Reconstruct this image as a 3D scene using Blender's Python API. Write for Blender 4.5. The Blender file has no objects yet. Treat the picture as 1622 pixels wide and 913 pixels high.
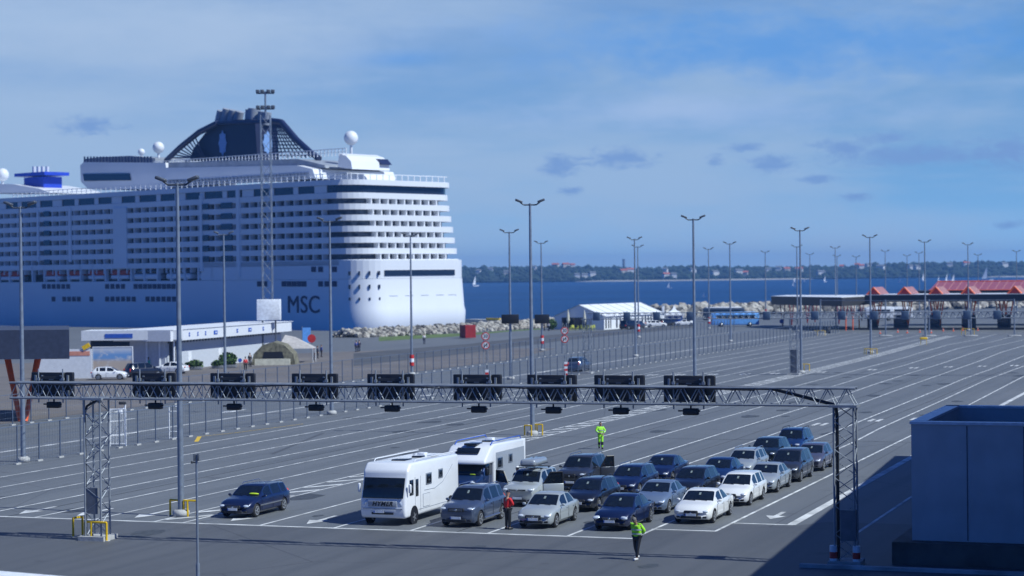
import bpy, bmesh, math, random
from mathutils import Vector, Matrix
random.seed(7)
R = math.radians
SC = bpy.context.scene
COL = SC.collection

# ------------------------------------------------------------------ camera
FPX, CH, ROLL = 3250.0, 11.6, .011
PITCH = math.atan(22.5/FPX)
cam = bpy.data.cameras.new('camera'); camo = bpy.data.objects.new('camera', cam); COL.objects.link(camo)
cp, sp, cr, sr = math.cos(PITCH), math.sin(PITCH), math.cos(ROLL), math.sin(ROLL)
FWD = Vector((0, cp, -sp)); UP0 = Vector((0, sp, cp)); R0 = Vector((1, 0, 0))
RGT = R0*cr - UP0*sr; UPV = UP0*cr + R0*sr
m = Matrix((RGT, UPV, -FWD)).transposed().to_4x4(); m.translation = (0, 0, CH)
camo.matrix_world = m
cam.sensor_width = 36; cam.lens = 36*FPX/1622
cam.clip_start = .5; cam.clip_end = 20000
cam.dof.use_dof = True; cam.dof.focus_distance = 100; cam.dof.aperture_fstop = (cam.lens/1000)/.095
SC.camera = camo
SC.view_settings.view_transform = 'Standard'; SC.view_settings.look = 'None'
SC.view_settings.exposure = 0.0; SC.view_settings.gamma = 1
SC.cycles.volume_bounces = 0

# ------------------------------------------------------------------ sky and sun
SUN_AZ, SUN_EL = R(115.5), R(48)          # azimuth clockwise from +Y
w = bpy.data.worlds.new('World'); SC.world = w; w.use_nodes = True
nt = w.node_tree; N = nt.nodes; LK = nt.links
bg = N['Background']; bg.inputs[1].default_value = .06
sky = N.new('ShaderNodeTexSky'); sky.sky_type = 'NISHITA'; sky.sun_disc = False
sky.sun_elevation = SUN_EL; sky.sun_rotation = SUN_AZ; sky.air_density = 1.0; sky.dust_density = .3; sky.ozone_density = 3
def mth(op, a, b=None, c=None):
    n = N.new('ShaderNodeMath'); n.operation = op
    for i, v in enumerate((a, b, c)):
        if v is None: continue
        if isinstance(v, (int, float)): n.inputs[i].default_value = v
        else: LK.new(v, n.inputs[i])
    return n.outputs[0]
tc = N.new('ShaderNodeTexCoord'); sep = N.new('ShaderNodeSeparateXYZ'); LK.new(tc.outputs['Generated'], sep.inputs[0])
az = mth('ARCTAN2', sep.outputs[0], sep.outputs[1]); el = mth('ARCSINE', sep.outputs[2])
def noise(sx, sy, scale, det=5, rough=.55, off=0, dist=0):
    cmb = N.new('ShaderNodeCombineXYZ'); LK.new(mth('MULTIPLY_ADD', az, sx, off), cmb.inputs[0]); LK.new(mth('MULTIPLY', el, sy), cmb.inputs[1])
    n = N.new('ShaderNodeTexNoise'); n.inputs['Scale'].default_value = scale; n.inputs['Detail'].default_value = det; n.inputs['Roughness'].default_value = rough; n.inputs['Distortion'].default_value = dist
    LK.new(cmb.outputs[0], n.inputs['Vector']); return n.outputs['Fac']
def ramp(v, a, b):
    n = N.new('ShaderNodeMapRange'); n.interpolation_type = 'SMOOTHSTEP'; LK.new(v, n.inputs[0]); n.inputs[1].default_value = a; n.inputs[2].default_value = b
    return n.outputs[0]
def mixc(f, a, b, mode='MIX'):
    n = N.new('ShaderNodeMix'); n.data_type = 'RGBA'; n.blend_type = mode
    if isinstance(f, (int, float)): n.inputs[0].default_value = f
    else: LK.new(f, n.inputs[0])
    for v, i in ((a, 6), (b, 7)):
        if isinstance(v, tuple): n.inputs[i].default_value = (*v, 1)
        else: LK.new(v, n.inputs[i])
    return n.outputs[2]
K = 1/.06
def kc(r, g, b): return (r*K, g*K, b*K)
base = mixc(1.0, sky.outputs[0], (.14, .52, 1.45), 'MULTIPLY')
# near the horizon the sky of this day is a soft mid blue: blend towards it low down
lowf = ramp(el, .32, .02)
azr = ramp(az, -.30, .30)
lowc = mixc(azr, kc(.31, .50, .76), kc(.17, .40, .72))
hor = ramp(el, .075, .0)
lowc = mixc(hor, lowc, kc(.27, .56, .92))
lowc = mixc(ramp(el, .034, .0), lowc, kc(.36, .70, 1.10))
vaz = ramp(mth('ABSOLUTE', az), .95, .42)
lowc = mixc(vaz, kc(.04, .19, .66), lowc)  # low sky outside the view made deep blue, added to tint shaded sides
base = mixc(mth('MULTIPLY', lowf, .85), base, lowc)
# thin high cloud
veil = noise(2.2, 9, 1.6, 6, .55, 3.1, .3)
diag = mth('ADD', veil, mth('MULTIPLY', az, -.42))
vm = ramp(diag, .34, .60)
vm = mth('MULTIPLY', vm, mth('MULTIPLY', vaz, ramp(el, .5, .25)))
cl = mixc(mth('MULTIPLY', vm, .72), base, kc(.38, .53, .75))
stre = ramp(noise(3, 26, 2.0, 5, .55, 9.0), .52, .78)
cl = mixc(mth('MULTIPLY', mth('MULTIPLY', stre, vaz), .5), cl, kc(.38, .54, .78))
# clear blue wedge at the upper right
def blob(px, py, wx, wy, soft=.5, rot=0, nscale=60, amp=1.0):
    a0 = (px-811)/FPX; e0 = (434-(py-.011*(811-px)))/FPX
    dx = mth('DIVIDE', mth('SUBTRACT', az, a0), wx/FPX); dy = mth('DIVIDE', mth('SUBTRACT', el, e0), wy/FPX)
    dy = mth('MULTIPLY_ADD', dx, rot, dy)
    d = mth('SQRT', mth('ADD', mth('POWER', dx, 2), mth('POWER', dy, 2)))
    d = mth('ADD', d, mth('MULTIPLY', mth('SUBTRACT', nz, .5), amp))
    return ramp(d, 1.0+soft*.5, 1.0-soft)
nz = noise(10, 22, 3.2, 6, .6, 1.3, .2)
for a in [(1250, 75, 460, 55, 1.0, .12, 60, 2.2), (640, 95, 75, 14, 1.2, -.1, 60, 1.5)]:
    cl = mixc(mth('MULTIPLY', blob(*a), .85), cl, kc(.11, .33, .76))
cl = mixc(mth('MULTIPLY', blob(1100, 180, 330, 28, 1.2, .12, 60, 2), .5), cl, kc(.44, .58, .86))
cl = mixc(mth('MULTIPLY', blob(330, 60, 420, 60, 1.2, .1, 60, 2), .55), cl, kc(.43, .57, .79))
nz = noise(30, 75, 3.6, 8, .66, 5.3, .5)
for a in [(888, 262, 34, 18), (985, 252, 52, 15), (1222, 262, 36, 14), (1330, 236, 42, 12), (1400, 222, 36, 10), (1440, 250, 120, 16), (1590, 246, 45, 26), (1290, 285, 28, 7), (1355, 314, 25, 7), (905, 303, 18, 6), (1585, 358, 22, 6), (150, 205, 45, 13), (1135, 256, 14, 9), (1180, 236, 30, 7)]:
    cl = mixc(mth('MULTIPLY', blob(*a, .9, 0, 60, 3.2), .9), cl, kc(.19, .345, .67))
LK.new(cl, bg.inputs[0])
sl = bpy.data.lights.new('sun', 'SUN'); sl.energy = 4.8; sl.angle = R(.53); sl.color = (.93, 1.0, .985)
so = bpy.data.objects.new('sun', sl); COL.objects.link(so)
sdir = Vector((math.sin(SUN_AZ)*math.cos(SUN_EL), math.cos(SUN_AZ)*math.cos(SUN_EL), math.sin(SUN_EL)))
so.rotation_euler = sdir.to_track_quat('Z', 'Y').to_euler(); so.location = (200, -100, 300)

# ------------------------------------------------------------------ measuring helpers
def ray(px, py): return RGT*((px-811)/FPX) - UPV*((py-456.5)/FPX) + FWD
def at(px, py, z=0.0):
    d = ray(px, py); t = (z-CH)/d.z; return Vector((d.x*t, d.y*t, z))
def at_depth(px, py, Y):
    d = ray(px, py); t = Y/d.y; return Vector((d.x*t, Y, CH+d.z*t))
TH = R(20); LD = Vector((math.sin(TH), math.cos(TH), 0)); LN = Vector((math.cos(TH), -math.sin(TH), 0))
O0 = at(650.7, 840.8)
def LP(lat, al, z=0.0):
    p = O0 + LN*lat + LD*al; p.z = z; return p

# ------------------------------------------------------------------ materials
def mat(name, col, rough=.6, metal=0, var=.12, scale=3.0, coat=0, spec=.5, bump=0, emis=None, bscale=None, alpha=None, trans=0):
    m = bpy.data.materials.new(name); m.use_nodes = True
    t = m.node_tree; b = t.nodes['Principled BSDF']
    b.inputs['Roughness'].default_value = rough; b.inputs['Metallic'].default_value = metal
    b.inputs['Specular IOR Level'].default_value = spec
    b.inputs['Coat Weight'].default_value = coat; b.inputs['Coat Roughness'].default_value = .04
    tcn = t.nodes.new('ShaderNodeTexCoord'); n = t.nodes.new('ShaderNodeTexNoise'); n.inputs['Scale'].default_value = scale; n.inputs['Detail'].default_value = 5
    t.links.new(tcn.outputs['Object'], n.inputs['Vector'])
    mx = t.nodes.new('ShaderNodeMix'); mx.data_type = 'RGBA'
    mr = t.nodes.new('ShaderNodeMapRange'); t.links.new(n.outputs[0], mr.inputs[0]); mr.inputs[1].default_value = .35; mr.inputs[2].default_value = .65
    t.links.new(mr.outputs[0], mx.inputs[0])
    mx.inputs[6].default_value = (*[c*(1-var) for c in col], 1); mx.inputs[7].default_value = (*[min(1, c*(1+var)) for c in col], 1)
    t.links.new(mx.outputs[2], b.inputs['Base Color'])
    if bump:
        n2 = t.nodes.new('ShaderNodeTexNoise'); n2.inputs['Scale'].default_value = bscale or scale*4; n2.inputs['Detail'].default_value = 4
        t.links.new(tcn.outputs['Object'], n2.inputs['Vector'])
        bp = t.nodes.new('ShaderNodeBump'); bp.inputs['Distance'].default_value = bump; bp.inputs['Strength'].default_value = 1
        t.links.new(n2.outputs[0], bp.inputs['Height']); t.links.new(bp.outputs[0], b.inputs['Normal'])
    return m
M = {}
def mm(name, *a, **k): M[name] = mat(name, *a, **k); return M[name]
mm('galv', (.30, .33, .37), .5, .4); mm('galv_dark', (.11, .125, .15), .5, .4); mm('pole', (.24, .28, .34), .45, .4)
mm('black', (.012, .013, .017), .45); mm('darkgrey', (.035, .038, .045), .6); mm('midgrey', (.16, .17, .19), .6)
mm('yellow', (.75, .48, .01), .45); mm('white', (.78, .80, .83), .4); mm('whitepaint', (.62, .63, .63), .6, var=.1)
mm('paint_worn', (.42, .43, .44), .8, var=.35, scale=.8); mm('paint', (.56, .57, .57), .75, var=.32, scale=.9); mm('paint_faint', (.17, .18, .20), .8, var=.25, scale=.5)
mm('concrete', (.42, .42, .41), .85, bump=.01); mm('red', (.55, .03, .025), .5); mm('orange', (.85, .13, .03), .5)
mm('redroof', (.50, .09, .08), .35); mm('skin', (.42, .24, .17), .6); mm('tyre', (.018, .018, .02), .8); mm('rim', (.55, .57, .60), .3, .7)
mm('hivis', (.35, .85, .03), .6, var=.06); mm('hivis_tape', (.45, .50, .52), .35, .3); mm('navy', (.01, .016, .045), .6); mm('redshirt', (.62, .015, .02), .7)
mm('glass', (.008, .012, .018), .06, 0, coat=.3, spec=.6); mm('chrome', (.55, .57, .6), .2, .9); mm('lamp_glass', (.62, .68, .76), .12, .2, coat=.8)
mm('plate', (.70, .74, .80), .5); mm('blue', (.03, .10, .45), .5); mm('hair', (.05, .035, .025), .8); mm('hairgrey', (.16, .15, .14), .8)
mm('stone', (.34, .31, .27), .9, var=.35, scale=.6, bump=.08, bscale=2); mm('bush', (.035, .075, .018), .8, var=.4, scale=3); mm('grassm', (.10, .15, .04), .9, var=.4, scale=.6)
mm('tag', (.22, .27, .27), .5); mm('lime', (.55, .75, .03), .5); mm('amber', (.7, .2, .02), .3)

# ------------------------------------------------------------------ mesh builder
class MB:
    def __init__(s): s.v = []; s.f = []; s.mi = []; s.sm = []
    def add(s, vs, fs, mi=0, smooth=False):
        o = len(s.v); s.v += [Vector(v) for v in vs]
        for f in fs: s.f.append([o+i for i in f]); s.mi.append(mi); s.sm.append(smooth)
        return s
    def box(s, c, d, rz=0, mi=0, rx=0, ry=0, mat3=None):
        q = mat3 or (Matrix.Rotation(rz, 3, 'Z') @ Matrix.Rotation(ry, 3, 'Y') @ Matrix.Rotation(rx, 3, 'X'))
        c = Vector(c); vs = [c + q @ Vector((x*d[0]/2, y*d[1]/2, z*d[2]/2)) for x in (-1, 1) for y in (-1, 1) for z in (-1, 1)]
        return s.add(vs, [(0, 1, 3, 2), (4, 6, 7, 5), (0, 4, 5, 1), (2, 3, 7, 6), (0, 2, 6, 4), (1, 5, 7, 3)], mi)
    def rbox(s, c, d, b=.03, rz=0, mi=0, seg=2, mat3=None):
        bm = bmesh.new(); bmesh.ops.create_cube(bm, size=1)
        for v in bm.verts: v.co = Vector((v.co.x*d[0], v.co.y*d[1], v.co.z*d[2]))
        bmesh.ops.bevel(bm, geom=bm.edges[:], offset=min(b, min(d)*.49), segments=seg, affect='EDGES', profile=.5)
        q = mat3 or Matrix.Rotation(rz, 3, 'Z'); c = Vector(c)
        s.add([c + q @ v.co for v in bm.verts], [[v.index for v in f.verts] for f in bm.faces], mi, True); bm.free(); return s
    def tube(s, p, q, r, r2=None, n=8, mi=0, cap=True):
        p, q = Vector(p), Vector(q); r2 = r if r2 is None else r2; d = q-p
        if d.length < 1e-6: return s
        z = d.normalized(); x = z.orthogonal().normalized(); y = z.cross(x)
        vs = [];
        for k in range(n):
            a = 2*math.pi*(k+.5)/n; e = x*math.cos(a)+y*math.sin(a); vs += [p+e*r, q+e*r2]
        fs = [(2*k, 2*((k+1) % n), 2*((k+1) % n)+1, 2*k+1) for k in range(n)]
        s.add(vs, fs, mi, n > 5)
        if cap: s.add(vs, [[2*k for k in range(n)][::-1], [2*k+1 for k in range(n)]], mi)
        return s
    def path(s, pts, r, n=8, mi=0):
        for a, b in zip(pts, pts[1:]): s.tube(a, b, r, n=n, mi=mi)
        return s
    def prism(s, pts, z0, z1, mi=0, cap=True):
        n = len(pts); vs = [(p[0], p[1], z0) for p in pts]+[(p[0], p[1], z1) for p in pts]
        s.add(vs, [(k, (k+1) % n, n+(k+1) % n, n+k) for k in range(n)], mi)
        if cap: s.add(vs, [list(range(n))[::-1], list(range(n, 2*n))], mi)
        return s
    def ext(s, pts, vec, mi=0):           # planar polygon of 3d points extruded along vec
        n = len(pts); a = [Vector(p) for p in pts]; vec = Vector(vec); vs = a+[p+vec for p in a]
        s.add(vs, [(k, (k+1) % n, n+(k+1) % n, n+k) for k in range(n)]+[list(range(n))[::-1], list(range(n, 2*n))], mi); return s
    def ball(s, c, d, n=10, mi=0, mat3=None, noise=0):
        c = Vector(c); bm = bmesh.new(); bmesh.ops.create_uvsphere(bm, u_segments=n, v_segments=max(5, n*2//3), radius=1)
        q = mat3 or Matrix.Identity(3)
        s.add([c + q @ Vector((v.co.x*d[0], v.co.y*d[1], v.co.z*d[2]))*(1+random.uniform(-noise, noise)) for v in bm.verts], [[v.index for v in f.verts] for f in bm.faces], mi, noise == 0); bm.free(); return s
    def lathe(s, prof, c=(0, 0, 0), n=20, mi=0, mat3=None, smooth=True):   # prof (r, z)
        c = Vector(c); q = mat3 or Matrix.Identity(3); vs = []
        for r, z in prof:
            for k in range(n): a = 2*math.pi*k/n; vs.append(c + q @ Vector((r*math.cos(a), r*math.sin(a), z)))
        m_ = len(prof); s.add(vs, [(i*n+k, i*n+(k+1) % n, (i+1)*n+(k+1) % n, (i+1)*n+k) for i in range(m_-1) for k in range(n)], mi, smooth); return s
    def build(s, name, mats, parent=None, world=False):
        me = bpy.data.meshes.new(name)
        vs = s.v
        if world and parent is not None:
            inv = loc_matrix(parent).inverted(); vs = [inv @ v for v in vs]
        me.from_pydata([tuple(v) for v in vs], [], s.f)
        mats = mats if isinstance(mats, (list, tuple)) else [mats]
        for k in mats: me.materials.append(M[k] if isinstance(k, str) else k)
        me.polygons.foreach_set('material_index', s.mi); me.polygons.foreach_set('use_smooth', s.sm)
        me.validate(); me.update()
        o = bpy.data.objects.new(name, me); COL.objects.link(o)
        if parent is not None: o.parent = parent
        return o
def loc_matrix(o):
    m = Matrix.Translation(o.location) @ o.rotation_euler.to_matrix().to_4x4()
    return (loc_matrix(o.parent) @ m) if o.parent else m
def tag(o, label, cat, group=None, kind=None):
    if label: o['label'] = label
    if cat: o['category'] = cat
    if group: o['group'] = group
    if kind: o['kind'] = kind
    return o
def thing(name, label, cat, loc=(0, 0, 0), rz=0, group=None):
    o = bpy.data.objects.new(name, None); o.empty_display_size = .3; COL.objects.link(o); o.location = Vector(loc); o.rotation_euler = (0, 0, rz)
    return tag(o, label, cat, group)
def struct(name, mb, mats):
    o = mb.build(name, mats); o['kind'] = 'structure'; return o
def kids(o): return [c for c in bpy.data.objects if c.parent == o]
CH_CACHE = {}
def dup(root, loc, rz, label=None, group=None):
    if root.name not in CH_CACHE: CH_CACHE[root.name] = [(c, kids(c)) for c in kids(root)]
    r = root.copy(); COL.objects.link(r); r.location = Vector(loc); r.rotation_euler = (0, 0, rz)
    if label: r['label'] = label
    if group: r['group'] = group
    for c, gs in CH_CACHE[root.name]:
        c2 = c.copy(); COL.objects.link(c2); c2.parent = r
        for g in gs:
            g2 = g.copy(); COL.objects.link(g2); g2.parent = c2
    return r
def text_mb(txt, size, shear=0, ext=.01, space=1.0, bold=0):
    cu = bpy.data.curves.new('txt', 'FONT'); cu.body = txt; cu.size = size; cu.shear = shear; cu.extrude = ext; cu.align_x = 'CENTER'; cu.align_y = 'CENTER'; cu.space_character = space; cu.offset = bold
    ob = bpy.data.objects.new('txt', cu); COL.objects.link(ob); dg = bpy.context.evaluated_depsgraph_get(); me = bpy.data.meshes.new_from_object(ob.evaluated_get(dg))
    vs = [v.co.copy() for v in me.vertices]; fs = [list(p.vertices) for p in me.polygons]
    bpy.data.objects.remove(ob); bpy.data.curves.remove(cu); bpy.data.meshes.remove(me)
    return vs, fs
def each(name, items, mats, parent):
    """every piece a part of its own, equal boxes share their mesh"""
    cache = {}; M_ = mats if isinstance(mats, (list, tuple)) else [mats]
    for c, d, *r in items:
        key = (tuple(round(x, 3) for x in d), tuple(r))
        if key not in cache: o = MB().box((0, 0, 0), d, r[0] if r else 0).build(name, M_, parent); cache[key] = o.data
        else: o = bpy.data.objects.new(name, cache[key]); COL.objects.link(o); o.parent = parent
        o.location = Vector(c)
def put_text(mb, txt, size, c, right, up, mi=0, shear=0, ext=.01, space=1.0, bold=0):
    vs, fs = text_mb(txt, size, shear, ext, space, bold); right = Vector(right).normalized(); up = Vector(up).normalized(); nrm = right.cross(up)
    mb.add([Vector(c)+right*v.x+up*v.y+nrm*v.z for v in vs], fs, mi)
# ================================================================== ground, water, markings
SA = R(48); SHA = Vector((-math.sin(SA), math.cos(SA), 0)); SHB = Vector((math.cos(SA), math.sin(SA), 0))   # ship: forward, starboard
SP = Vector((-35.5, 455, 0))
def nodemat(name): 
    m = bpy.data.materials.new(name); m.use_nodes = True; M[name] = m; return m, m.node_tree, m.node_tree.nodes['Principled BSDF']
def nz_(t, vec, scale, det=4, rough=.5):
    n = t.nodes.new('ShaderNodeTexNoise'); n.inputs['Scale'].default_value = scale; n.inputs['Detail'].default_value = det; n.inputs['Roughness'].default_value = rough
    t.links.new(vec, n.inputs['Vector']); return n.outputs[0]
def mr_(t, v, a, b, c=0, d=1):
    n = t.nodes.new('ShaderNodeMapRange'); t.links.new(v, n.inputs[0])
    for i, k in enumerate((a, b, c, d)): n.inputs[i+1].default_value = k
    return n.outputs[0]
def mx_(t, f, a, b, mode='MIX'):
    n = t.nodes.new('ShaderNodeMix'); n.data_type = 'RGBA'; n.blend_type = mode
    if isinstance(f, (int, float)): n.inputs[0].default_value = f
    else: t.links.new(f, n.inputs[0])
    for v, i in ((a, 6), (b, 7)):
        if isinstance(v, tuple): n.inputs[i].default_value = (*v, 1)
        else: t.links.new(v, n.inputs[i])
    return n.outputs[2]
# asphalt: lane-aligned wear, patches, cracks, fine grain
m, t, b = nodemat('asphalt')
tcn = t.nodes.new('ShaderNodeTexCoord'); mp = t.nodes.new('ShaderNodeMapping'); mp.inputs['Rotation'].default_value = (0, 0, TH); t.links.new(tcn.outputs['Object'], mp.inputs[0])
ms = t.nodes.new('ShaderNodeMapping'); ms.inputs['Scale'].default_value = (1, .03, 1); t.links.new(mp.outputs[0], ms.inputs[0])
streak = nz_(t, ms.outputs[0], .9, 5, .6); big = nz_(t, mp.outputs[0], .035, 4); fine = nz_(t, mp.outputs[0], 22, 3, .7); spot = nz_(t, mp.outputs[0], .5, 4, .6)
c = mx_(t, mr_(t, big, .35, .65), (.122, .131, .141), (.148, .157, .167))
c = mx_(t, mr_(t, streak, .42, .70, 0, .8), c, (.088, .098, .108))
c = mx_(t, mr_(t, spot, .64, .72, 0, .6), c, (.055, .055, .06))
c = mx_(t, mr_(t, fine, .3, .7, .0, .35), c, (.178, .188, .20))
vo = t.nodes.new('ShaderNodeTexVoronoi'); vo.feature = 'DISTANCE_TO_EDGE'; vo.inputs['Scale'].default_value = .05; t.links.new(mp.outputs[0], vo.inputs['Vector'])
c = mx_(t, mr_(t, vo.outputs['Distance'], .0022, .0, 0, .6), c, (.03, .03, .032))
t.links.new(c, b.inputs['Base Color']); b.inputs['Roughness'].default_value = .62; b.inputs['Specular IOR Level'].default_value = .5
bp = t.nodes.new('ShaderNodeBump'); bp.inputs['Distance'].default_value = .01; t.links.new(fine, bp.inputs['Height']); t.links.new(bp.outputs[0], b.inputs['Normal'])
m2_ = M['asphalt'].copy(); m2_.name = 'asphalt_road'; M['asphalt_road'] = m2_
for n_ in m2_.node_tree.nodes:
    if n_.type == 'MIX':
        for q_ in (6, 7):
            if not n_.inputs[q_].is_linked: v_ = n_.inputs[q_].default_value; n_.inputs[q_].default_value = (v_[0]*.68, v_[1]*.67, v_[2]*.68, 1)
mm('asphalt_dark', (.078, .082, .09), .85, var=.15, scale=.15); mm('paving', (.15, .135, .128), .9, var=.12, scale=.12)
# sea
m, t, b = nodemat('sea')
tcn = t.nodes.new('ShaderNodeTexCoord'); sc = t.nodes.new('ShaderNodeMapping'); sc.inputs['Scale'].default_value = (.35, 1, 1); t.links.new(tcn.outputs['Object'], sc.inputs[0])
n1 = nz_(t, sc.outputs[0], .018, 6, .65); n2 = nz_(t, sc.outputs[0], .35, 5, .65); n3 = nz_(t, sc.outputs[0], .004, 4, .6)
c = mx_(t, mr_(t, n3, .35, .65), (.004, .038, .125), (.008, .060, .19)); c = mx_(t, mr_(t, n2, .50, .80, 0, .55), c, (.03, .13, .30)); c = mx_(t, mr_(t, n1, .5, .75, 0, .5), c, (.02, .10, .27))  # fine wave noise paints lighter glints into the base colour
t.links.new(c, b.inputs['Base Color']); b.inputs['Roughness'].default_value = .42; b.inputs['Specular IOR Level'].default_value = .16; b.inputs['IOR'].default_value = 1.33
bp = t.nodes.new('ShaderNodeBump'); bp.inputs['Distance'].default_value = 1.6; bp.inputs['Strength'].default_value = 1; t.links.new(n2, bp.inputs['Height']); t.links.new(bp.outputs[0], b.inputs['Normal'])

def sheet(name, pts, z, mats):
    mb = MB(); mb.add([(p[0], p[1], z) for p in pts], [list(range(len(pts)))], 0); return struct(name, mb, mats)
Q0 = at(560, 525); QL = Q0 + SHA*420
edge = [QL, Q0, at(742, 527), at(860, 520), at(960, 511), at(1060, 503), at(1225, 497.5), at(1330, 495), at(1480, 491), at(1700, 486), at(2100, 480)]
gpts = [(-300, -60), (-420, 300)] + [(p.x, p.y) for p in edge] + [(420, 300), (300, -60)]
g = MB(); gp = [Vector((x, y, 0)) for x, y in gpts]
g.add(gp, [list(range(len(gp)))[::-1]]); n_ = len(gp)
g.add(gp+[p-Vector((0, 0, 5)) for p in gp], [(k, (k+1) % n_, n_+(k+1) % n_, n_+k) for k in range(n_)])
struct('ground', g, 'asphalt')
sheet('water', [(-3900, -900), (3900, -900), (3900, 5200), (-3900, 5200)], -2, 'sea')
# paving beyond the second fence and a darker apron by the rocks
def lp2(*a): return [LP(*q) for q in a]
sheet('plaza_paving', [LP(-58.5, -10), LP(-58.5, 175), LP(-66, 215), LP(-84, 215), LP(-150, 120), LP(-180, 40), LP(-140, -10)], .004, 'paving')
sheet('service_road', [at(560, 560), at(742, 545), at(900, 528), at(1000, 521), at(1100, 512), at(1100, 519), at(1000, 529), at(900, 539), at(742, 560), at(560, 580)], .008, 'asphalt_dark')
sheet('grass_strip', [at(600, 541), at(742, 532), at(800, 526), at(860, 522), at(860, 520.3), at(742, 528), at(600, 533)], .012, 'grassm')
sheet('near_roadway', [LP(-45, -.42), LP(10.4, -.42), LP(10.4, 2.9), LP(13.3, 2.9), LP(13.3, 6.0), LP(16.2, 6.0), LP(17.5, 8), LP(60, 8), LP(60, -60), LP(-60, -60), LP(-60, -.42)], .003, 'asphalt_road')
mm('tar', (.030, .033, .038), .7, var=.3); mm('oil_stain', (.060, .066, .072), .6, var=.3)
# painted lines
ln = MB()
def line(pts, w, z=.008, mb=ln, mi=0):
    pts = [Vector(p) for p in pts]; L_, R_ = [], []
    for i, p in enumerate(pts):
        a = pts[max(0, i-1)]; b_ = pts[min(len(pts)-1, i+1)]; d = (b_-a); d.z = 0; d.normalize(); nn = Vector((-d.y, d.x, 0))*w/2
        L_.append(p+nn); R_.append(p-nn)
    vs = [Vector((p.x, p.y, z)) for p in L_+R_]; k = len(pts)
    mb.add(vs, [(k+i, k+i+1, i+1, i) for i in range(k-1)], mi)
def densify(lat, a0, a1, step=40): 
    n = max(1, int((a1-a0)/step)); return [LP(lat, a0+(a1-a0)*i/n) for i in range(n+1)]
for lat, a0, a1 in [(-33.2, 12, 285), (-29.8, 5, 285), (-26.5, 0, 285), (-23.1, 0, 280), (-19.8, 0, 280), (-16.5, 0, 278)]: line(densify(lat, a0, a1), .15)
bandline = [(0, -13.2), (50, -13.1), (140, -13.0), (190, -13.2), (250, -14.6), (275, -14.6)]
line([LP(l, a) for a, l in bandline], .15); line([LP(l+1.55, a) for a, l in bandline], .15)
def A2(q): return [at(1340+x/5.706, 520+y/5.706) for x, y in q]
curv = [(-7.6, A2([(0, 405), (500, 275), (700, 215), (930, 150), (1150, 110), (1360, 55)])),
 (-3.8, A2([(0, 490), (240, 415), (500, 345), (760, 265), (1000, 190), (1150, 155), (1300, 130), (1530, 70)])),
 (0, A2([(0, 600), (240, 515), (520, 425), (850, 325), (1100, 240), (1300, 175), (1590, 110)])),
 (3.75, A2([(0, 730), (300, 620), (600, 510), (900, 405), (1200, 300), (1400, 220), (1590, 165)])),
 (7.5, A2([(0, 895), (380, 740), (800, 570), (1060, 460), (1300, 375), (1590, 258)])),
 (10.5, A2([(300, 910), (600, 775), (900, 640), (1200, 500), (1290, 460), (1590, 350)])),
 (13.35, A2([(1120, 690), (1590, 445)]))]
for lat, cp_ in curv:
    a0 = 3.3 if lat == 10.5 else (6.4 if lat == 13.35 else 0)
    a0 = 0 if lat == 10.5 else (3.3 if lat == 13.35 else a0)
    first = (cp_[0]-O0).dot(LD); last = cp_[-1] + (cp_[-1]-cp_[-2]).normalized()*20
    n = 3; pts = [LP(lat, a0+(first-12-a0)*i/n) for i in range(n+1)] + cp_ + ([last] if lat > -1 else [])
    line(pts, .15)
line([LP(16.1, 6.4), LP(16.0, 40), at(1340+1420/5.706, 520+690/5.706), at(1340+1590/5.706, 520+600/5.706), LP(15.9, 130)], .42)
line([LP(-60, -.15), LP(-12, -.15), LP(10.5, -.1)], .26, .0105); line([LP(10.4, 3.3), LP(13.4, 3.3)], .2, .0105); line([LP(13.3, 6.4), LP(16.2, 6.4)], .22, .0105)
line([LP(19.5, 3), LP(19.5, 60)], .16)
# lines of the lanes between the two long fences
for lat in (-41, -45.2, -49.4, -53.5): line(densify(lat, 0, 300), .16, mi=1)
line(densify(-43.2, 10, 300), .5, mi=2)
for k in range(12): line([LP(-62-k*.3, 20+k*16), LP(-66-k*.3, 18+k*16)], .2, .012, mi=2)
# ladder hatching of the pole island
a = 1.0
def latat(al):
    for (a0, l0), (a1, l1) in zip(bandline, bandline[1:]):
        if a0 <= al <= a1: return l0+(l1-l0)*(al-a0)/(a1-a0)
    return bandline[-1][1]
while a < 272:
    l = latat(a); line([LP(l+.1, a-.2), LP(l+1.5, a+2.1)], .42 if a < 60 else .6, .012); a += 3.0
# lane arrows and marks
def arrow(lat, al, s=1.0, mi=0):
    pts = [(-.12, 3), (.12, 3), (.12, 1.3), (.5, 1.3), (0, 0), (-.5, 1.3), (-.12, 1.3)]
    ln.add([LP(lat+x*s, al+y*s, .012) for x, y in pts], [(0, 1, 2, 6), (3, 4, 5)], mi)
for lat in (-31.5, -28.1, -24.8, -21.4, -18.1, -14.9, -9.7, -5.7): arrow(lat, 1.0, 1.1)
arrow(14.7, 8.3)
for lat, al in [(5.3, 67), (8.6, 72), (11.5, 74), (14, 75), (-10.5, 146), (-5.8, 152), (-1.8, 157), (1.8, 160), (5.5, 162), (9, 164), (-15, 142), (-18, 140), (-21.5, 139), (-25, 138), (-28, 137), (-31, 136)]: 
    for d in (-.5, .1): line([LP(lat+d, al-1), LP(lat+d, al+1.5)], .32, .012)
for al, lat in [(45, -43), (70, -47), (58, -51), (110, -47), (95, -39), (140, -43)]: arrow(lat, al, 1.5)
k = 0
for lat in [i*3.3-34 for i in range(26)]:
    line([LP(lat, 290), LP(lat+1.6, 290-.2)], .5, .012)
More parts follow.
